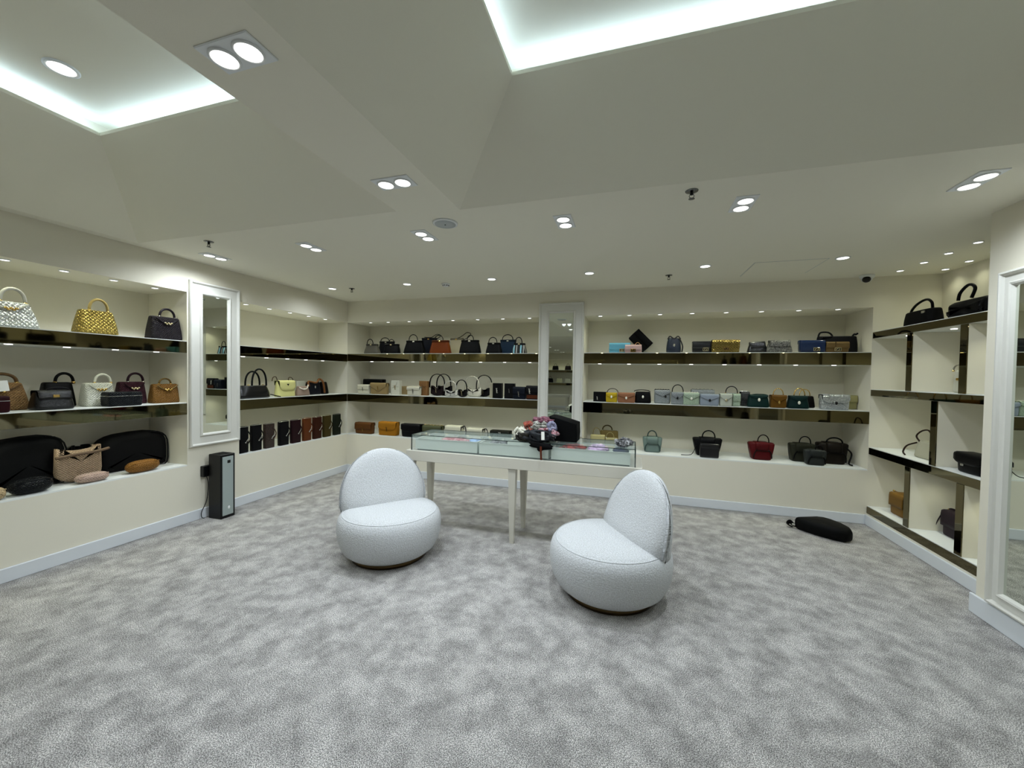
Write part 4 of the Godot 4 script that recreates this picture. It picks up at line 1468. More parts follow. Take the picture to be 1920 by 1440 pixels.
func build_left_bags() -> void:
	var g := "bags on the upper shelf of the wide left niche"
	bag("L", S1, 0.05, -38, 82, 564, "silver woven leather bag with a gold knot, its arched handle catching the light", {"k": "top", "m": "woven_metal", "c": col("d4d8d8"), "hc": col("c9c7bd"), "dp": 0.17, "tw": 0.74, "td": 0.45, "cl": "knot", "cy": 0.72, "hp": [-1, 47, 541], "hr": 0.011}, g)
	bag("L", S1, 0.05, 150, 228, 582, "gold woven leather bag with an arched gold handle", {"k": "top", "m": "woven_metal", "c": col("9e8a48"), "hc": col("a8935a"), "dp": 0.15, "tw": 0.80, "td": 0.5, "hp": [167, 202, 562], "hr": 0.010}, g)
	bag("L", S1, 0.05, 287, 347, 594, "dark aubergine woven bag beside the mirror pier on the upper shelf", {"k": "top", "m": "woven", "c": col("1c171b"), "dp": 0.15, "tw": 0.86, "td": 0.5, "cl": "knot", "cm": "pale", "cy": 0.72, "hp": [299, 327, 580], "hr": 0.010}, g)
	g = "bags on the middle shelf of the wide left niche"
	bag("L", S2, 0.20, -60, 63, 718, "large tan woven bag behind the small oxblood box bag", {"k": "top", "m": "woven", "c": col("8a6a45"), "hc": col("5e4830"), "dp": 0.17, "tw": 0.80, "td": 0.5, "cl": "knot", "cy": 0.7, "hp": [-28, 31, 701], "hr": 0.011}, g)
	bag("L", S2, 0.03, -32, 20, 743, "small oxblood box bag with a silver zip", {"k": "case", "c": col("2a0c10"), "dp": 0.12}, g)
	begin(false)
	slab(Vector3(-0.030, 0, -0.001), Vector3(0.030, 0.075, 0.001))
	var pc := at_x(-LW - 0.10, 4, 742)
	var card := put("price_card", done(), M.paper, self, Vector3(-LW - 0.085, S2 + 0.148, pc.z), Vector3(-0.1, PI / 2, 0.1))
	tag(card, "white paper card leaning on the tan woven bag", "card")
	bag("L", S2, 0.27, 86, 148, 717, "black leather bag with an arched handle behind the glossy black bag", {"k": "top", "c": BLK, "dp": 0.16, "tw": 0.86, "td": 0.5, "hp": [103, 137, 700], "hr": 0.011}, g)
	bag("L", S2, 0.05, 68, 145, 733, "glossy black crocodile bag with a gold lock on the middle shelf", {"k": "top", "m": "croc", "c": col("0c0b0e"), "dp": 0.15, "tw": 0.84, "td": 0.55, "cl": "plate", "cy": 0.72, "fl": 0.42, "hp": [86, 130, 727], "hr": 0.006}, g)
	bag("L", S2, 0.15, 164, 222, 718, "white woven bag with a gold knotted cord", {"k": "top", "m": "woven", "c": col("e0e0d2"), "hc": col("cfcfc0"), "dp": 0.16, "tw": 0.90, "td": 0.5, "cl": "knot", "cy": 0.74, "hp": [177, 207, 702], "hr": 0.010}, g)
	bag("L", S2, 0.02, 205, 268, 735, "black vanity case with a zip in front of the white and burgundy bags", {"k": "case", "m": "woven", "c": col("14171a"), "dp": 0.12, "lidline": 0.72}, g)
	bag("L", S2, 0.19, 229, 280, 716, "burgundy woven bag behind the black vanity case", {"k": "top", "m": "woven", "c": col("3a1c26"), "hc": col("24121a"), "dp": 0.15, "tw": 0.92, "td": 0.5, "cl": "knot", "cm": "pale", "cy": 0.6, "hp": [239, 268, 700], "hr": 0.010}, g)
	bag("L", S2, 0.10, 290, 343, 720, "small caramel brown woven bag beside the mirror pier", {"k": "top", "m": "woven", "c": col("7a5526"), "hc": col("6a5530"), "dp": 0.13, "tw": 0.90, "td": 0.5, "cl": "knot", "cy": 0.7, "hp": [298, 320, 710], "hr": 0.008}, g)
	g = "bags on the sill of the wide left niche"
	bag("L", SILL, 0.24, -30, 128, 821, "large black slouchy tote lying behind the black woven clutch", {"k": "dome", "c": col("0b0c0d"), "dp": 0.20, "skew": 0.12, "m": "matte"}, g)
	bag("L", SILL, 0.24, 190, 317, 811, "large black rounded tote behind the brown woven clutch", {"k": "dome", "c": col("0b0b0c"), "dp": 0.20, "skew": 0.10, "m": "matte"}, g)
	bag("L", SILL, 0.44, 140, 174, 835, "small black bag squeezed between the beige bag and the big black tote", {"k": "hobo", "c": BLK, "dp": 0.09}, g)
	bag("L", SILL, 0.14, 105, 196, 838, "beige woven hobo bag with a folded top", {"k": "hobo", "m": "woven", "c": col("b0977c"), "dp": 0.085, "dip": 0.10, "hc": col("6d5a48"), "cords": [[[-0.16, 0.22, 0.06], [-0.05, 0.235, 0.075], [0.08, 0.24, 0.075], [0.17, 0.25, 0.05]]], "cr": 0.012}, g)
	bag("L", SILL, 0.01, 24, 109, 897, "black woven clutch with a zip at the front of the sill", {"k": "pouch", "m": "woven", "c": col("101214"), "dp": 0.15, "rough": 0.25}, g)
	bag("L", SILL, 0.01, -24, 17, 916, "cream clutch half hidden beside the black woven clutch", {"k": "pouch", "m": "woven", "c": col("b9a37c"), "dp": 0.12}, g)
	bag("L", SILL, 0.01, 147, 211, 887, "long pale pink woven clutch below the beige bag", {"k": "pouch", "m": "woven", "c": col("c0a594"), "dp": 0.11}, g)
	bag("L", SILL, 0.02, 243, 306, 863, "caramel woven clutch at the front of the sill", {"k": "pouch", "m": "woven", "c": col("8a5f2a"), "dp": 0.12}, g)
	# corner niche
	g = "bags on the middle shelf of the corner niche"
	bag("L", S2, 0.04, 451, 512, 723, "shiny black travel tote with two tall loop handles", {"k": "top", "m": "gloss", "c": col("0c0d0f"), "dp": 0.24, "tw": 0.88, "td": 0.7, "bulge": 0.03, "hp": [466, 493, 692], "hr": 0.010, "double": true, "cords": [[[0.17, 0.04, 0.12], [0.24, 0.02, 0.14], [0.29, 0.008, 0.15]]], "cr": 0.006}, g)
	bag("L", S2, 0.05, 523, 557, 714, "pale yellow hobo bag with a curved flap and a small badge", {"k": "flap", "c": col("cfcb86"), "dp": 0.11, "tw": 0.86, "td": 0.7, "n": 3.2, "fl": 0.62, "fs": "round", "cl": "triangle", "cm": "black", "cy": 0.76, "hc": col("4a3a28"), "cords": [[[-0.11, 0.19, 0.0], [-0.15, 0.25, 0.02], [-0.20, 0.245, 0.03], [-0.215, 0.20, 0.03]], [[0.05, 0.17, 0], [0.06, 0.24, 0], [0.10, 0.235, 0.01], [0.13, 0.18, 0.01]]], "cr": 0.005}, g)
	bag("L", S2, 0.30, 556, 572, 714, "white card box standing behind the taupe bag", {"k": "box", "c": col("c9cabd"), "dp": 0.03, "m": "suede"}, g)
	bag("L", S2, 0.05, 559, 584, 724, "small taupe bag with a white trimmed top", {"k": "top", "c": col("8d7a6c"), "dp": 0.09, "tw": 0.8, "td": 0.5, "n": 3.0, "cl": "triangle", "cm": "white", "cy": 0.7, "hc": col("cfc7b8"), "cords": [[[-0.07, 0.11, 0.02], [-0.02, 0.085, 0.05], [0.03, 0.10, 0.05], [0.08, 0.14, 0.02]]], "cr": 0.009}, g)
	bag("L", S2, 0.13, 579, 604, 716, "black bag with a brown shoulder strap folded over its top", {"k": "top", "c": col("14151b"), "dp": 0.10, "tw": 0.9, "td": 0.6, "cl": "drop", "cm": "steel", "cy": 0.6, "hc": col("6a4425"), "cords": [[[-0.12, 0.12, 0.05], [-0.10, 0.185, 0.02], [0.0, 0.17, 0.06], [0.10, 0.22, 0.02], [0.13, 0.17, 0.06], [0.15, 0.02, 0.07]]], "cr": 0.014}, g)
	bag("L", S2, 0.16, 604, 618, 716, "narrow black bag beside the back corner of the corner niche", {"k": "top", "c": BLK, "dp": 0.10, "tw": 0.7, "td": 0.6}, g)
	g = "folded bags in a row on the sill of the corner niche"
	var row := [[449.5, 469, 800, "0b0b0d", "leather", "first black folded bag of the row, next to the framed mirror"], [473.5, 494, 796, "0c0c0e", "leather", "second black folded bag of the row, before the brown crocodile one"], [498, 518, 793.5, "4a3830", "croc", "brown crocodile folded bag in the standing row"], [525, 545, 789.5, "0a0a0c", "leather", "black folded bag right after the brown crocodile one"], [548, 567.5, 786.5, "241115", "leather", "dark maroon folded bag in the standing row"], [570.5, 587, 783.5, "5c3118", "leather", "chestnut brown folded bag in the standing row"], [589.5, 606.5, 781, "35190f", "leather", "dark brown folded bag in the standing row"], [608.5, 624, 778.5, "3e3417", "leather", "olive folded bag in the standing row"], [627.5, 642, 776, "191e15", "leather", "very dark green folded bag at the corner end of the row"]]
	for q in row:
		bag("L", SILL, 0.02, q[0] + 0.5, q[1] - 2.5, q[2], q[5], {"k": "stand", "m": q[4], "c": col(q[3]), "dp": 0.05, "bulge": 0.015, "cl": "bone", "cm": "steel", "cy": 0.46, "cx": 0.26, "cords": [[[0.05, 0.24, 0.02], [0.075, 0.17, 0.03], [0.05, 0.10, 0.02]]], "cr": 0.006, "lidline": 0.985}, g)

func build_back_left_bags() -> void:
	var y1 := S1 + 0.008
	var g := "small trapezoid bags on the upper shelf left of the mirror"
	var base := {"k": "top", "dp": 0.11, "td": 0.55, "cl": "plate", "cy": 0.93, "cs": 0.8, "hr": 0.006, "cm": "pale"}
	var rows := [
		[0.04, 680, 707, 645, "55524a", 0.72, [688.5, 699.5, 636], "small grey trapezoid bag at the corner end of the upper shelf", "pale"],
		[0.25, 707, 736, 640, "0d0e12", 0.88, [714, 730, 633.5], "rounded black bag standing behind a smaller black one", "steel"],
		[0.04, 717, 745, 645, "08080a", 0.86, [729, 739.5, 636.5], "small black bag in front of the rounded black bag", "pale"],
		[0.04, 754, 793, 638.5, "060607", 0.74, [767, 783, 627.5], "large black trapezoid bag with a pale turn lock", "white"],
		[0.28, 787, 816, 633.5, "11141d", 0.92, [], "dark navy bag with a gold lock behind the rust brown bag", "gold"],
		[0.04, 803, 841.5, 638, "6a3210", 0.78, [815, 831, 628.5], "rust brown trapezoid bag on the upper shelf", "gold"],
		[0.28, 841, 866, 634, "a59d86", 0.92, [], "cream bag with a gold lock behind the black trapezoid bag", "gold"],
		[0.04, 858.5, 898, 637.5, "070708", 0.80, [876, 888, 628.5], "wide black trapezoid bag next to the cream bag", "white"],
		[0.04, 908.5, 938, 642.5, "070709", 0.76, [916.5, 932, 632.5], "black trapezoid bag beside the blue bag", "steel"],
		[0.25, 935, 965, 637, "18283c", 0.94, [942, 962, 627.5], "dark blue bag behind the striped bag", "steel"]]
	for q in rows:
		var o := base.duplicate()
		o.c = col(q[4])
		o.tw = q[5]
		o.cm = q[8]
		o.bar = col(q[4]).darkened(0.35)
		if q[6].size():
			o.hp = q[6]
		o.hc = Color(0.02, 0.02, 0.025)
		if q[1] == 787.0:
			o.cords = [[[0.05, 0.245, 0], [-0.09, 0.265, 0.0], [0.04, 0.258, 0.02], [0.13, 0.30, 0.03], [0.20, 0.285, 0.03], [0.16, 0.245, 0.03], [0.11, 0.20, 0.06]]]
		elif q[1] == 841.0:
			o.cords = [[[-0.05, 0.235, 0], [0.03, 0.25, 0.0], [0.10, 0.28, 0.02], [0.17, 0.32, 0.03], [0.23, 0.30, 0.03], [0.19, 0.25, 0.03], [0.10, 0.20, 0.05]]]
		bag("B", y1, q[0], q[1], q[2], q[3], q[7], o, g)
	bag("B", y1, 0.04, 958, 985, 643.5, "black, grey and pale blue striped trapezoid bag at the mirror end of the shelf", {"k": "top", "m": "stripes", "dp": 0.11, "td": 0.55, "tw": 0.72, "cl": "plate", "cm": "pale", "cy": 0.93, "cs": 0.8, "bar": Color(0.02, 0.02, 0.02), "hp": [966.5, 979, 632.5], "hr": 0.006, "hc": Color(0.02, 0.02, 0.02)}, g)
	g = "bags and boxes on the middle shelf left of the mirror"
	bag("B", S2, 0.28, 681, 717, 711.5, "black flap bag standing behind the white and beige flap bags", {"k": "flap", "c": BLK, "dp": 0.09, "fl": 0.6}, g)
	bag("B", S2, 0.05, 670, 691.5, 721.5, "small white flap bag with a dark monogram at the corner end", {"k": "flap", "c": col("c9c5b0"), "dp": 0.07, "fl": 0.55, "cl": "monogram", "cm": "black", "cy": 0.5, "cs": 0.9}, g)
	bag("B", S2, 0.05, 694, 724, 718.5, "beige envelope bag with a pointed flap", {"k": "flap", "c": col("8f7a52"), "dp": 0.08, "fl": 0.8, "fs": "v", "cl": "monogram", "cy": 0.55, "cs": 0.9}, g)
	bag("B", S2, 0.08, 733, 749, 713, "tall white ribboned box standing upright", {"k": "box", "m": "suede", "c": col("c4c3b2"), "dp": 0.06, "cl": "monogram", "cy": 0.5, "hc": col("9d9b8c"), "cords": [[[-0.055, 0.10, 0.033], [0, 0.12, 0.034], [0.055, 0.115, 0.033]], [[-0.04, 0.14, 0.033], [0, 0.12, 0.034], [0.03, 0.19, 0.033]]], "cr": 0.0025}, g)
	bag("B", S2, 0.24, 753, 769, 724, "low beige box behind the small white crossbody bag", {"k": "box", "m": "suede", "c": col("93805c"), "dp": 0.08}, g)
	bag("B", S2, 0.03, 762.5, 786.5, 725.5, "small white crossbody bag with a dark monogram", {"k": "flap", "c": col("c6c2ae"), "dp": 0.07, "n": 4.0, "fl": 0.35, "cl": "monogram", "cm": "black", "cy": 0.5, "cords": [[[-0.085, 0.1, 0], [-0.08, 0.14, 0], [0.02, 0.135, 0.01], [0.09, 0.14, 0.01], [0.10, 0.02, 0.02]]], "cr": 0.004}, g)
	bag("B", S2, 0.14, 785.5, 801, 714, "tall tan box standing upright beside the crossbody bag", {"k": "box", "m": "suede", "c": col("7c5a38"), "dp": 0.06, "hc": col("4d3720"), "cords": [[[-0.055, 0.12, 0.033], [0.055, 0.13, 0.033]], [[-0.04, 0.17, 0.033], [0.045, 0.09, 0.033]]], "cr": 0.0025}, g)
	var hob := [[0.16, 805.5, 830, 723, "170f12", [806, 834, 701.5], "burgundy black hobo bag with a tall shoulder loop", "pale"], [0.26, 818, 846.5, 723, "0d0b0d", [819, 845.5, 701.5], "black hobo bag overlapping the burgundy one", "pale"], [0.02, 832.5, 857, 731, "c5c3b8", [833.5, 856, 714.5], "small white hobo bag at the front of the shelf", "black"], [0.04, 857.5, 874, 730, "0c0a0c", [855.5, 875.5, 712.5], "small black hobo bag between two white ones", "pale"], [0.16, 872.5, 901, 727, "c8c4b4", [872, 899, 705.5], "large white hobo bag with a tall shoulder loop", "black"], [0.28, 894, 917, 727, "0c0b0d", [893.5, 923, 703.5], "black hobo bag with a wide loop beside the cream box", "pale"]]
	for q in hob:
		bag("B", S2, q[0], q[1], q[2], q[3], q[6], {"k": "hobo", "c": col(q[4]), "dp": 0.07, "hp": q[5], "hs": "wide", "hr": 0.011, "cl": "monogram", "cm": q[7], "cy": 0.52}, g)
	bag("B", S2, 0.05, 923.5, 940, 718, "tall black box in a cream sleeve with white lettering", {"k": "box", "c": col("0a0a0a"), "dp": 0.07, "side": col("a09a84"), "cl": "monogram", "cm": "white", "cy": 0.5}, g)
	bag("B", S2, 0.07, 945.5, 964, 718.5, "tall plain black box beside the navy flap bag", {"k": "box", "c": col("0d0d0e"), "dp": 0.06, "cl": "monogram", "cm": "steel", "cy": 0.5, "cs": 0.8}, g)
	bag("B", S2, 0.02, 961, 984.5, 726, "dark navy flap bag with a silver monogram", {"k": "flap", "c": col("12161f"), "dp": 0.08, "fl": 0.6, "cl": "monogram", "cm": "steel", "cy": 0.42}, g)
	bag("B", S2, 0.02, 986, 1009.5, 724, "black flap bag with a brown lower panel beside the mirror", {"k": "flap", "c": col("0c0c0f"), "dp": 0.08, "fl": 0.5, "cl": "monogram", "cm": "white", "cy": 0.62, "cx": -0.2, "strip": col("4a2412")}, g)
	g = "bags on the sill left of the mirror"
	bag("B", SILL, 0.05, 665.5, 696, 793, "brown flap bag at the corner end of the sill", {"k": "flap", "c": col("59381a"), "dp": 0.10, "fl": 0.6, "cl": "monogram", "cy": 0.45, "bulge": 0.03}, g)
	bag("B", SILL, 0.04, 709, 742, 792, "mustard yellow suede flap bag", {"k": "flap", "m": "suede", "c": col("96641a"), "dp": 0.12, "td": 0.8, "fl": 0.62, "fs": "round", "cl": "monogram", "cm": "black", "cy": 0.48, "bulge": 0.04}, g)
	bag("B", SILL, 0.04, 752, 788, 796, "black quilted flap bag beside the mustard one", {"k": "flap", "c": col("08080a"), "dp": 0.11, "fl": 0.6, "fs": "round", "bulge": 0.05, "n": 4.0}, g)
	bag("B", SILL, 0.06, 790.5, 829, 799, "olive green shoulder bag behind the glass case", {"k": "flap", "c": col("4c4e36"), "dp": 0.11, "tw": 0.92, "fl": 0.45, "n": 3.5, "chain": true}, g)
	bag("B", SILL, 0.06, 833, 866, 799, "white shoulder bag with a black strap loop beside the olive one", {"k": "flap", "c": col("c9c6ae"), "dp": 0.11, "tw": 0.9, "fl": 0.5, "n": 3.5, "hc": BLK, "cords": [[[0.13, 0.18, 0.03], [0.17, 0.20, 0.03], [0.20, 0.12, 0.05], [0.19, 0.01, 0.06]]], "cr": 0.006}, g)
	bag("B", SILL, 0.06, 874, 906, 804, "white shoulder bag with a dark loop beside the dark folded bag", {"k": "flap", "c": col("c5c2ac"), "dp": 0.11, "tw": 0.92, "fl": 0.5, "n": 3.5, "hc": BLK, "cords": [[[0.12, 0.16, 0.03], [0.16, 0.18, 0.03], [0.20, 0.12, 0.05], [0.19, 0.01, 0.06]]], "cr": 0.006}, g)
	bag("B", SILL, 0.06, 918, 957, 808.5, "low black bag with a silver zip beside the framed mirror", {"k": "flap", "c": col("15160f"), "dp": 0.11, "tw": 0.95, "fl": 0.4, "n": 4.0, "cl": "plate", "cm": "steel", "cy": 0.85}, g)

func build_back_right_bags() -> void:
	var y1 := S1 + 0.014
	var g := "bags on the upper shelf right of the mirror"
	bag("B", y1, 0.10, 1141, 1181, 643.5, "light blue flap bag beside the pale pink one", {"k": "flap", "c": col("5f9db4"), "dp": 0.08, "fl": 0.7, "cl": "ff", "cm": "pale", "cy": 0.28, "cx": 0.1}, g)
	bag("B", y1, 0.01, 1170.5, 1202, 647, "pale pink flap bag with gold studs", {"k": "flap", "c": col("c9a9a2"), "dp": 0.07, "fl": 0.68, "cl": "ff", "cy": 0.28, "hc": col("b08a5a"), "cords": [[[0.01, 0.09, 0], [0.05, 0.125, 0], [0.09, 0.09, 0]]], "cr": 0.004}, g)
	# black bag leaning on its corner
	var c := at_z(-BW - 0.30, 1201, 643)
	var tb := make_bag(Vector3(c.x + 0.02, y1 + 0.005, -BW - 0.30), 0.0, "black leather bag tipped up on its corner behind the pink flap bag", {"k": "flap", "w": 0.26, "h": 0.17, "dp": 0.09, "c": BLK, "fl": 0.5}, g)
	tb.rotation.z = deg_to_rad(-46.0)
	tb.position = Vector3(c.x - 0.062, y1 + 0.112, -BW - 0.36)
	bag("B", y1, 0.05, 1249, 1277, 633, "navy quilted drawstring bucket bag", {"k": "bucket", "m": "croc", "c": col("24344d"), "dp": 0.14, "tw": 0.82, "td": 0.7, "bulge": 0.06, "hc": col("2b2a2a"), "cl": "drop", "cm": "steel", "cy": 0.5, "cords": [[[-0.07, 0.165, 0.04], [-0.045, 0.20, 0.02], [0.0, 0.170, 0.045], [0.045, 0.20, 0.02], [0.07, 0.165, 0.04]], [[0.07, 0.165, 0.0], [0.097, 0.08, 0.03], [0.09, 0.01, 0.03]]], "cr": 0.008}, g)
	bag("B", y1, 0.06, 1297.5, 1333, 640.5, "black patent flap bag beside the gold studded one", {"k": "flap", "m": "gloss", "c": col("15161a"), "dp": 0.08, "fl": 0.6, "cl": "ff", "cm": "pale", "cy": 0.30, "cx": 0.18}, g)
	bag("B", y1, 0.03, 1334, 1386, 637.5, "gold woven flap bag with a red clasp", {"k": "flap", "m": "woven_metal", "c": col("9a8548"), "dp": 0.09, "fl": 0.62, "cl": "ff", "cy": 0.30}, g)
	bag("B", y1, 0.06, 1401, 1441, 641, "black patent bag slumped beside the snakeskin one", {"k": "flap", "m": "gloss", "c": col("0d0e11"), "dp": 0.09, "tw": 0.72, "td": 0.6, "fl": 0.55, "n": 3.2, "tilt": 0.05}, g)
	bag("B", y1, 0.03, 1437, 1487, 638, "black and white snakeskin bag slumped on the upper shelf", {"k": "flap", "m": "snake", "dp": 0.10, "tw": 0.78, "td": 0.6, "fl": 0.55, "n": 3.5}, g)
	bag("B", y1, 0.02, 1498.5, 1546, 638.5, "glossy navy flap bag beside the small tan one", {"k": "flap", "m": "gloss", "c": col("16294c"), "dp": 0.07, "fl": 0.97, "cl": "ff", "cm": "pale", "cy": 0.25, "cx": 0.15}, g)
	bag("B", y1, 0.01, 1547, 1591, 641.5, "tan flap bag with a vertical strap in front of the navy one", {"k": "flap", "c": col("6d5835"), "dp": 0.075, "fl": 0.6, "cl": "ff", "cm": "pale", "cy": 0.28, "hc": col("5a482b"), "cords": [[[-0.02, 0.01, 0.042], [-0.02, 0.112, 0.046]]], "cr": 0.006}, g)
	bag("B", y1, 0.11, 1534, 1610, 629.5, "large black soft bag with a printed rim behind the tan flap bag", {"k": "top", "c": col("0c0c0f"), "m": "matte", "dp": 0.12, "tw": 0.98, "td": 0.4, "cords": [[[-0.17, 0.175, 0.0], [-0.15, 0.225, 0.0], [-0.08, 0.225, 0.01], [-0.05, 0.18, 0.02], [-0.14, 0.17, 0.03]], [[0.14, 0.175, 0.0], [0.16, 0.205, 0.0], [0.175, 0.20, 0.0], [0.19, 0.215, 0.0]]], "cr": 0.009}, g)
	g = "bags on the middle shelf right of the mirror"
	bag("B", S2, 0.10, 1112.5, 1137, 734.5, "square black box with white print beside the yellow bag", {"k": "box", "c": col("0b0b0c"), "dp": 0.08, "cl": "monogram", "cm": "white", "cy": 0.35, "cx": -0.2, "cs": 0.6}, g)
	bag("B", S2, 0.02, 1136, 1157, 737, "small yellow snakeskin bag with a top handle", {"k": "flap", "c": col("b59a24"), "dp": 0.07, "fl": 0.6, "fs": "v", "cl": "drop", "cm": "white", "cy": 0.6, "hp": [1138.5, 1159, 728.5], "hr": 0.004, "hc": col("2d2618")}, g)
	bag("B", S2, 0.02, 1158, 1190.5, 737, "tan flap bag with a white drop clasp beside the yellow bag", {"k": "flap", "c": col("8d6044"), "dp": 0.08, "fl": 0.6, "fs": "v", "cl": "drop", "cm": "white", "cy": 0.5}, g)
	bag("B", S2, 0.06, 1190, 1221, 734.5, "black top handle bag with a white drop clasp beside the tan one", {"k": "top", "c": BLK, "dp": 0.09, "tw": 0.90, "td": 0.6, "cl": "drop", "cm": "white", "cy": 0.55, "hp": [1189, 1219, 731], "hr": 0.005}, g)
	bag("B", S2, 0.12, 1227, 1257, 732, "grey snakeskin flap bag with a chain beside the grey top handle bag", {"k": "flap", "m": "python_grey", "dp": 0.08, "fl": 0.5, "fs": "v", "cl": "drop", "cm": "black", "cy": 0.55, "cx": 0.2, "chain": true}, g)
	bag("B", S2, 0.04, 1258.5, 1282, 736, "grey snakeskin bag with a tall black top handle", {"k": "flap", "m": "python_grey", "dp": 0.07, "fl": 0.6, "fs": "v", "cl": "drop", "cm": "black", "cy": 0.55, "hp": [1260.5, 1281.5, 721.5], "hr": 0.005, "hc": BLK}, g)
	bag("B", S2, 0.02, 1281.5, 1311.5, 737.5, "pale green snakeskin flap bag with a white tag", {"k": "flap", "m": "python_green", "dp": 0.07, "fl": 0.6, "fs": "v", "cl": "drop", "cm": "white", "cy": 0.55, "chain": true}, g)
	bag("B", S2, 0.01, 1313, 1348.5, 740, "pale blue grey flap bag with a pointed flap", {"k": "flap", "c": col("8e97a0"), "dp": 0.08, "fl": 0.6, "fs": "v", "cl": "drop", "cm": "black", "cy": 0.5}, g)
	bag("B", S2, 0.28, 1296, 1340, 731.5, "grey chain bag standing behind the pale green and blue ones", {"k": "flap", "m": "python_grey", "dp": 0.08, "fl": 0.5, "chain": true, "cm": "steel"}, g)
	bag("B", S2, 0.02, 1350, 1373, 739, "ivory snakeskin flap bag beside the pale blue one", {"k": "flap", "c": col("b4b8a8"), "dp": 0.07, "fl": 0.6, "fs": "v", "cl": "drop", "cm": "pale", "cy": 0.5}, g)
	bag("B", S2, 0.20, 1360, 1384, 737, "grey bag with a tall dark handle behind the ivory one", {"k": "top", "m": "python_grey", "dp": 0.08, "tw": 0.9, "td": 0.6, "hp": [1361, 1383, 724.5], "hr": 0.005, "hc": BLK}, g)
	bag("B", S2, 0.05, 1374, 1388.5, 739, "narrow sage green bag between ivory and charcoal ones", {"k": "flap", "m": "python_green", "dp": 0.07, "fl": 0.6}, g)
	bag("B", S2, 0.15, 1389.5, 1406, 735.5, "charcoal snakeskin chain bag beside the dark green bag", {"k": "flap", "c": col("4b4e50"), "m": "croc", "dp": 0.08, "fl": 0.55, "chain": true, "cm": "steel"}, g)
	bag("B", S2, 0.02, 1403, 1444.5, 741, "dark green bag with a sunken top and a white drop clasp", {"k": "top", "c": col("0f2a26"), "dp": 0.10, "tw": 0.84, "td": 0.6, "cl": "drop", "cm": "white", "cy": 0.62, "cs": 1.1, "hp": [1409, 1440, 739], "hr": 0.004, "fl": 0.35, "fs": "v"}, g)
	bag("B", S2, 0.03, 1446, 1475.5, 741.5, "ochre bag with a gold ring handle", {"k": "flap", "c": col("634415"), "dp": 0.08, "fl": 0.6, "fs": "v", "cl": "drop", "cy": 0.45, "hp": [1450, 1469, 728.5], "hm": "gold", "hr": 0.005}, g)
	bag("B", S2, 0.02, 1478, 1519.5, 743, "dark green bag with a gold ring handle", {"k": "top", "c": col("0d2523"), "dp": 0.10, "tw": 0.82, "td": 0.6, "fl": 0.45, "fs": "v", "cl": "drop", "cm": "white", "cy": 0.48, "cs": 1.1, "hp": [1489, 1509.5, 728.5], "hm": "gold", "hr": 0.006}, g)
	bag("B", S2, 0.22, 1500, 1530, 742.5, "black bag with a gold ring handle behind the dark green one", {"k": "top", "c": BLK, "dp": 0.09, "tw": 0.86, "td": 0.6, "hp": [1499, 1519, 730], "hm": "gold", "hr": 0.005}, g)
	bag("B", S2, 0.03, 1542, 1594, 740.5, "large silver metallic flap bag at the end of the middle shelf", {"k": "flap", "m": "silver", "dp": 0.10, "fl": 0.55, "fs": "round", "cl": "drop", "cm": "black", "cy": 0.45}, g)
	bag("B", S2, 0.22, 1586, 1608, 742, "pale yellow bag with a black edge behind the silver flap bag", {"k": "flap", "c": col("8f8a5e"), "dp": 0.08, "fl": 0.5, "hc": BLK, "cords": [[[0.05, 0.004, 0.0], [0.056, 0.08, 0.0], [0.05, 0.15, 0.0]]], "cr": 0.007}, g)
	g = "bags on the sill right of the mirror"
	bag("B", SILL, 0.28, 1125, 1160, 808, "olive tan top handle bag behind two cream ones", {"k": "top", "c": col("6a5b34"), "dp": 0.12, "tw": 0.96, "td": 0.6, "hp": [1130, 1148, 797.5], "hr": 0.008, "hc": col("4d4226"), "cm": "pale"}, g)
	bag("B", SILL, 0.08, 1107, 1135, 816, "cream bag with a dark side loop behind the glass case", {"k": "top", "c": col("a39a6c"), "dp": 0.11, "tw": 1.0, "td": 0.6, "hp": [1112, 1126, 802], "hr": 0.005, "hc": col("6e6238"), "cm": "pale"}, g)
	bag("B", SILL, 0.05, 1135.5, 1160, 822, "small cream top handle bag beside the black and white scarf", {"k": "top", "c": col("989066"), "dp": 0.10, "tw": 0.96, "td": 0.6, "hp": [1137, 1151, 811], "hr": 0.005, "hc": col("867c50"), "cm": "pale"}, g)
	bag("B", SILL, 0.14, 1209, 1240, 820.5, "muted teal winged bag with a curved handle", {"k": "wing", "c": col("66766f"), "dp": 0.14, "tw": 1.2, "td": 0.75, "hp": [1214.5, 1231.5, 807.5], "hr": 0.007, "hc": col("3a4a46")}, g)
	bag("B", SILL, 0.14, 1308, 1350, 822.5, "black winged tote with a handle and long tie", {"k": "wing", "c": col("0b0b0c"), "dp": 0.15, "tw": 1.34, "td": 0.75, "hp": [1317, 1341, 807.5], "hr": 0.007, "cords": [[[-0.13, 0.12, 0.07], [-0.16, 0.05, 0.10], [-0.20, 0.012, 0.12], [-0.30, 0.006, 0.12]]], "cr": 0.004}, g)
	bag("B", SILL, 0.03, 1314, 1350, 833, "black zipped pouch standing in front of the black winged tote", {"k": "flap", "c": col("101012"), "dp": 0.06, "fl": 0.3, "n": 6.0, "m": "gloss"}, g)
	bag("B", SILL, 0.12, 1413, 1450, 831, "dark red winged bag with a curved handle", {"k": "wing", "c": col("4a0f12"), "dp": 0.15, "tw": 1.36, "td": 0.75, "hp": [1421, 1442, 815.5], "hr": 0.006, "hc": col("160a0a")}, g)
	bag("B", SILL, 0.18, 1488, 1530, 833, "dark olive winged bag behind the small charcoal one", {"k": "wing", "c": col("25261d"), "dp": 0.14, "tw": 1.2, "td": 0.75, "hp": [1499, 1520.5, 818.5], "hr": 0.006, "hc": BLK}, g)
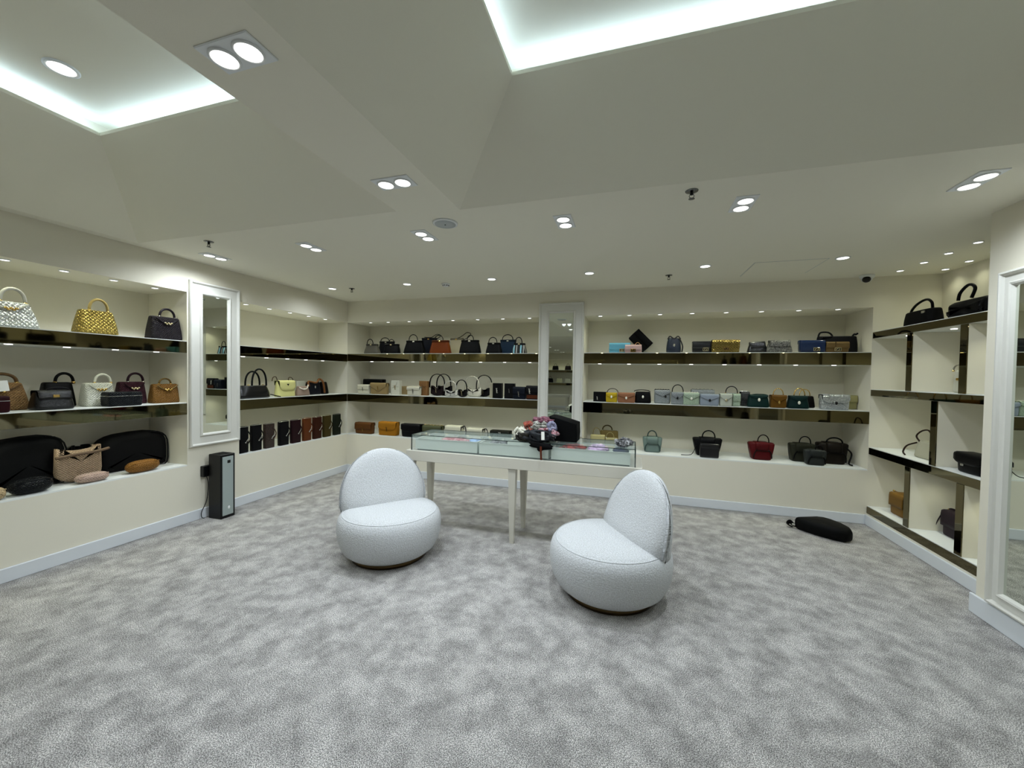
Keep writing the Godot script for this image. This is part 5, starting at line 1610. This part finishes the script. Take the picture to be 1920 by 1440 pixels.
	bag("B", SILL, 0.02, 1516, 1551, 845, "small charcoal winged bag at the front of the sill", {"k": "wing", "c": col("2b2e2c"), "dp": 0.11, "tw": 1.2, "td": 0.75, "hp": [1529, 1543, 835], "hr": 0.005, "hc": BLK}, g)
	bag("B", SILL, 0.16, 1546, 1590, 832.5, "large black brown winged tote with a low handle at the end of the sill", {"k": "wing", "c": col("17130f"), "dp": 0.18, "tw": 1.35, "td": 0.75, "hp": [1549.5, 1580, 821], "hr": 0.008, "hc": BLK, "cords": [[[0.10, 0.19, 0.08], [0.14, 0.13, 0.11], [0.11, 0.03, 0.13], [0.14, 0.012, 0.14]]], "cr": 0.008}, g)

func build_right_bags() -> void:
	var g := "bags in the right shelving"
	bag("R", 2.008, 0.10, 1685, 1737, 583, "black shoulder bag with a raised strap on the top board", {"k": "top", "c": BLK, "m": "matte", "dp": 0.14, "n": 4.0, "tw": 0.98, "td": 0.75, "cl": "plate", "cm": "steel", "cy": 0.8, "cx": 0.3, "cords": [[[-0.14, 0.14, 0.0], [-0.16, 0.165, 0.0], [-0.05, 0.21, 0.02], [0.07, 0.235, 0.02], [0.14, 0.20, 0.02], [0.12, 0.14, 0.0]]], "cr": 0.011}, g)
	bag("R", 2.008, 0.06, 1767, 1842, 561, "large black duffel with two looped handles on the top board", {"k": "duffel", "c": BLK, "dp": 0.24, "cords": [[[-0.10, 0.14, 0.09], [-0.08, 0.20, 0.09], [0.0, 0.245, 0.09], [0.06, 0.21, 0.09], [0.03, 0.14, 0.09]], [[-0.04, 0.14, -0.07], [-0.01, 0.20, -0.07], [0.05, 0.24, -0.07], [0.10, 0.20, -0.07], [0.12, 0.14, -0.07]]], "cr": 0.011}, g)
	bag("R", 2.008, 0.32, 1852, 1872, 549, "grey canvas bag with a white label at the pier end of the top board", {"k": "dome", "c": col("4b4a38"), "dp": 0.12, "m": "suede"}, g)
	bag("R", 1.413, 0.16, 1783, 1810, 694, "white top handle bag half hidden behind the upright divider", {"k": "top", "c": col("b9b7a6"), "dp": 0.10, "tw": 0.95, "td": 0.8, "cl": "plate", "cy": 0.6, "hp": [1788, 1808, 684], "hr": 0.006, "hc": col("8f8c7c")}, g)
	bag("R", 0.81, 0.12, 1710, 1762, 830, "cream canvas bag with dark brown straps beside the upright divider", {"k": "top", "m": "suede", "c": col("aca993"), "dp": 0.15, "tw": 0.86, "td": 0.7, "hc": col("2a1c14"), "cords": [[[-0.12, 0.14, 0.04], [-0.15, 0.19, 0.05], [-0.09, 0.245, 0.04], [0.0, 0.25, 0.04], [0.06, 0.145, 0.04]], [[-0.14, 0.13, 0.05], [-0.20, 0.09, 0.09], [-0.215, 0.03, 0.11], [-0.17, 0.008, 0.12]]], "cr": 0.007}, g)
	bag("R", 0.81, 0.06, 1792, 1848, 853, "black flap bag with a silver clasp on the third board", {"k": "flap", "c": BLK, "dp": 0.12, "fl": 0.55, "fs": "round", "n": 4.0, "cl": "plate", "cm": "steel", "cy": 0.42, "cx": -0.15, "cs": 0.8}, g)
	bag("R", 0.193, 0.11, 1671, 1699, 929, "mustard satchel half hidden behind the lowest divider", {"k": "flap", "c": col("6e5020"), "dp": 0.14, "fl": 0.6, "tw": 0.95, "hp": [1676, 1694, 924], "hr": 0.007}, g)
	bag("R", 0.193, 0.20, 1769, 1815, 966, "dark plum satchel with a short handle on the lowest board", {"k": "flap", "c": col("241a22"), "dp": 0.14, "fl": 0.6, "tw": 0.95, "hp": [1780, 1806, 957], "hr": 0.007, "cords": [[[-0.115, 0.19, 0.0], [-0.15, 0.20, 0.03], [-0.18, 0.10, 0.06], [-0.19, 0.01, 0.08]]], "cr": 0.004}, g)
	# black sling bag left on the carpet
	var p := at_y(0.03, 1538, 993)
	var t := thing("sling_bag", "black nylon sling bag lying on the carpet before the back wall", "bag", Vector3(p.x, 0, p.z + 0.02), deg_to_rad(-20.0))
	begin(true)
	puff(PackedVector2Array([Vector2(-0.21, -0.02), Vector2(-0.14, -0.075), Vector2(-0.06, -0.12), Vector2(0.08, -0.165), Vector2(0.18, -0.165), Vector2(0.225, -0.11), Vector2(0.22, -0.03), Vector2(0.17, 0.06), Vector2(0.09, 0.135), Vector2(0.02, 0.165), Vector2(-0.05, 0.145), Vector2(-0.13, 0.07)]), 0.13, 0.045, 0.012)
	part("body", leather(Color(0.016, 0.018, 0.019), 0.6), t, Vector3(0, 0.065, 0), Vector3(-PI / 2, 0, 0))
	begin(true)
	tube(curve([Vector3(-0.13, 0.112, 0.05), Vector3(0.0, 0.125, 0.10), Vector3(0.12, 0.122, 0.125), Vector3(0.19, 0.12, 0.09)], 5), 0.004, 0.004, 6)
	part("zip", M.dark, t)
	begin(true)
	tube(curve([Vector3(-0.17, 0.04, 0.0), Vector3(-0.22, 0.03, -0.01), Vector3(-0.25, 0.05, -0.03), Vector3(-0.27, 0.03, 0.0), Vector3(-0.23, 0.015, 0.02)], 5), 0.020, 0.006, 8)
	part("strap", leather(Color(0.014, 0.014, 0.014), 0.7), t)
	begin(false)
	slab(Vector3(-0.235, 0.03, 0.012), Vector3(-0.205, 0.05, 0.024), 0.003)
	part("buckle", M.steel, t)

func build_far_room() -> void:
	# what the mirrors show of the other end of the shop
	build_table(Vector3(-2.9, 0, 5.4), "white display table at the far end, seen in the back wall mirror", -0.55, 0.55, -0.28, 0.28, [-0.5, 0.5])
	var spots := [[-3.5, S1, "0d0d0f"], [-2.9, S1, "1a1412"], [-2.2, S1, "0c0c0e"], [-3.3, S2, "c8c6a0"], [-2.9, S2, "c9c7b0"], [-3.75, S2, "0e0e10"], [-1.7, S2, "5a2b18"], [0.2, S1, "0d0d0f"], [0.9, S2, "6b5a3a"], [1.5, S1, "101012"]]
	for q in spots:
		make_bag(Vector3(q[0], q[1], FRONT + 0.16), PI, "handbag on the far wall shelves, seen only in the mirrors", {"k": "top", "w": 0.30, "h": 0.20, "dp": 0.12, "tw": 0.85, "td": 0.6, "c": col(q[2]), "hx0": -0.06, "hx1": 0.06, "hy": 0.30}, "bags of the far wall")
	for q in [[-1.0, S1, "0c0c0e"], [-0.3, S1, "4a2a18"], [0.6, S1, "0d0d10"], [1.5, S1, "101010"], [-0.9, S2, "0b0b0c"], [0.2, S2, "6b5a3a"], [1.1, S2, "0c0c0d"], [-0.6, SILL, "141414"], [0.8, SILL, "0d0d0f"]]:
		make_bag(Vector3(PW + 0.14, q[1], q[0]), -PI / 2, "handbag in the right niche, seen only in reflections", {"k": "top", "w": 0.32, "h": 0.22, "dp": 0.13, "tw": 0.85, "td": 0.6, "c": col(q[2]), "hx0": -0.06, "hx1": 0.06, "hy": 0.32}, "bags of the right niche")

func _ready() -> void:
	rng.seed = 7
	view = Basis(Vector3.UP, 0.2964) * Basis(Vector3.RIGHT, -0.0222) * Basis(Vector3.BACK, 0.0156)
	var cam := Camera3D.new()
	cam.name = "camera"
	add_child(cam)
	cam.transform = Transform3D(view, Vector3(0, EYE, 0))
	cam.fov = rad_to_deg(2.0 * atan(720.0 / FPX))
	cam.near = 0.05
	cam.far = 60.0
	cam.current = true
	var we := WorldEnvironment.new()
	we.name = "environment"
	var env := Environment.new()
	env.background_mode = Environment.BG_COLOR
	env.background_color = Color.BLACK
	env.tonemap_mode = Environment.TONE_MAPPER_LINEAR
	env.tonemap_exposure = 1.02
	env.sdfgi_enabled = true
	env.ssao_enabled = true
	env.ssil_enabled = true
	we.environment = env
	add_child(we)
	make_materials()
	build_room()
	build_ceiling_fittings()
	build_chair(Vector3(-1.905, 0, -2.82), deg_to_rad(50.0), "white boucle lounge chair with a round back turned toward the glass case's left end")
	build_chair(Vector3(-0.125, 0, -2.815), deg_to_rad(-58.0), "white boucle lounge chair with its rounded back to the right shelving")
	build_display()
	build_purifier()
	build_left_bags()
	build_back_left_bags()
	build_back_right_bags()
	build_right_bags()
	build_far_room()
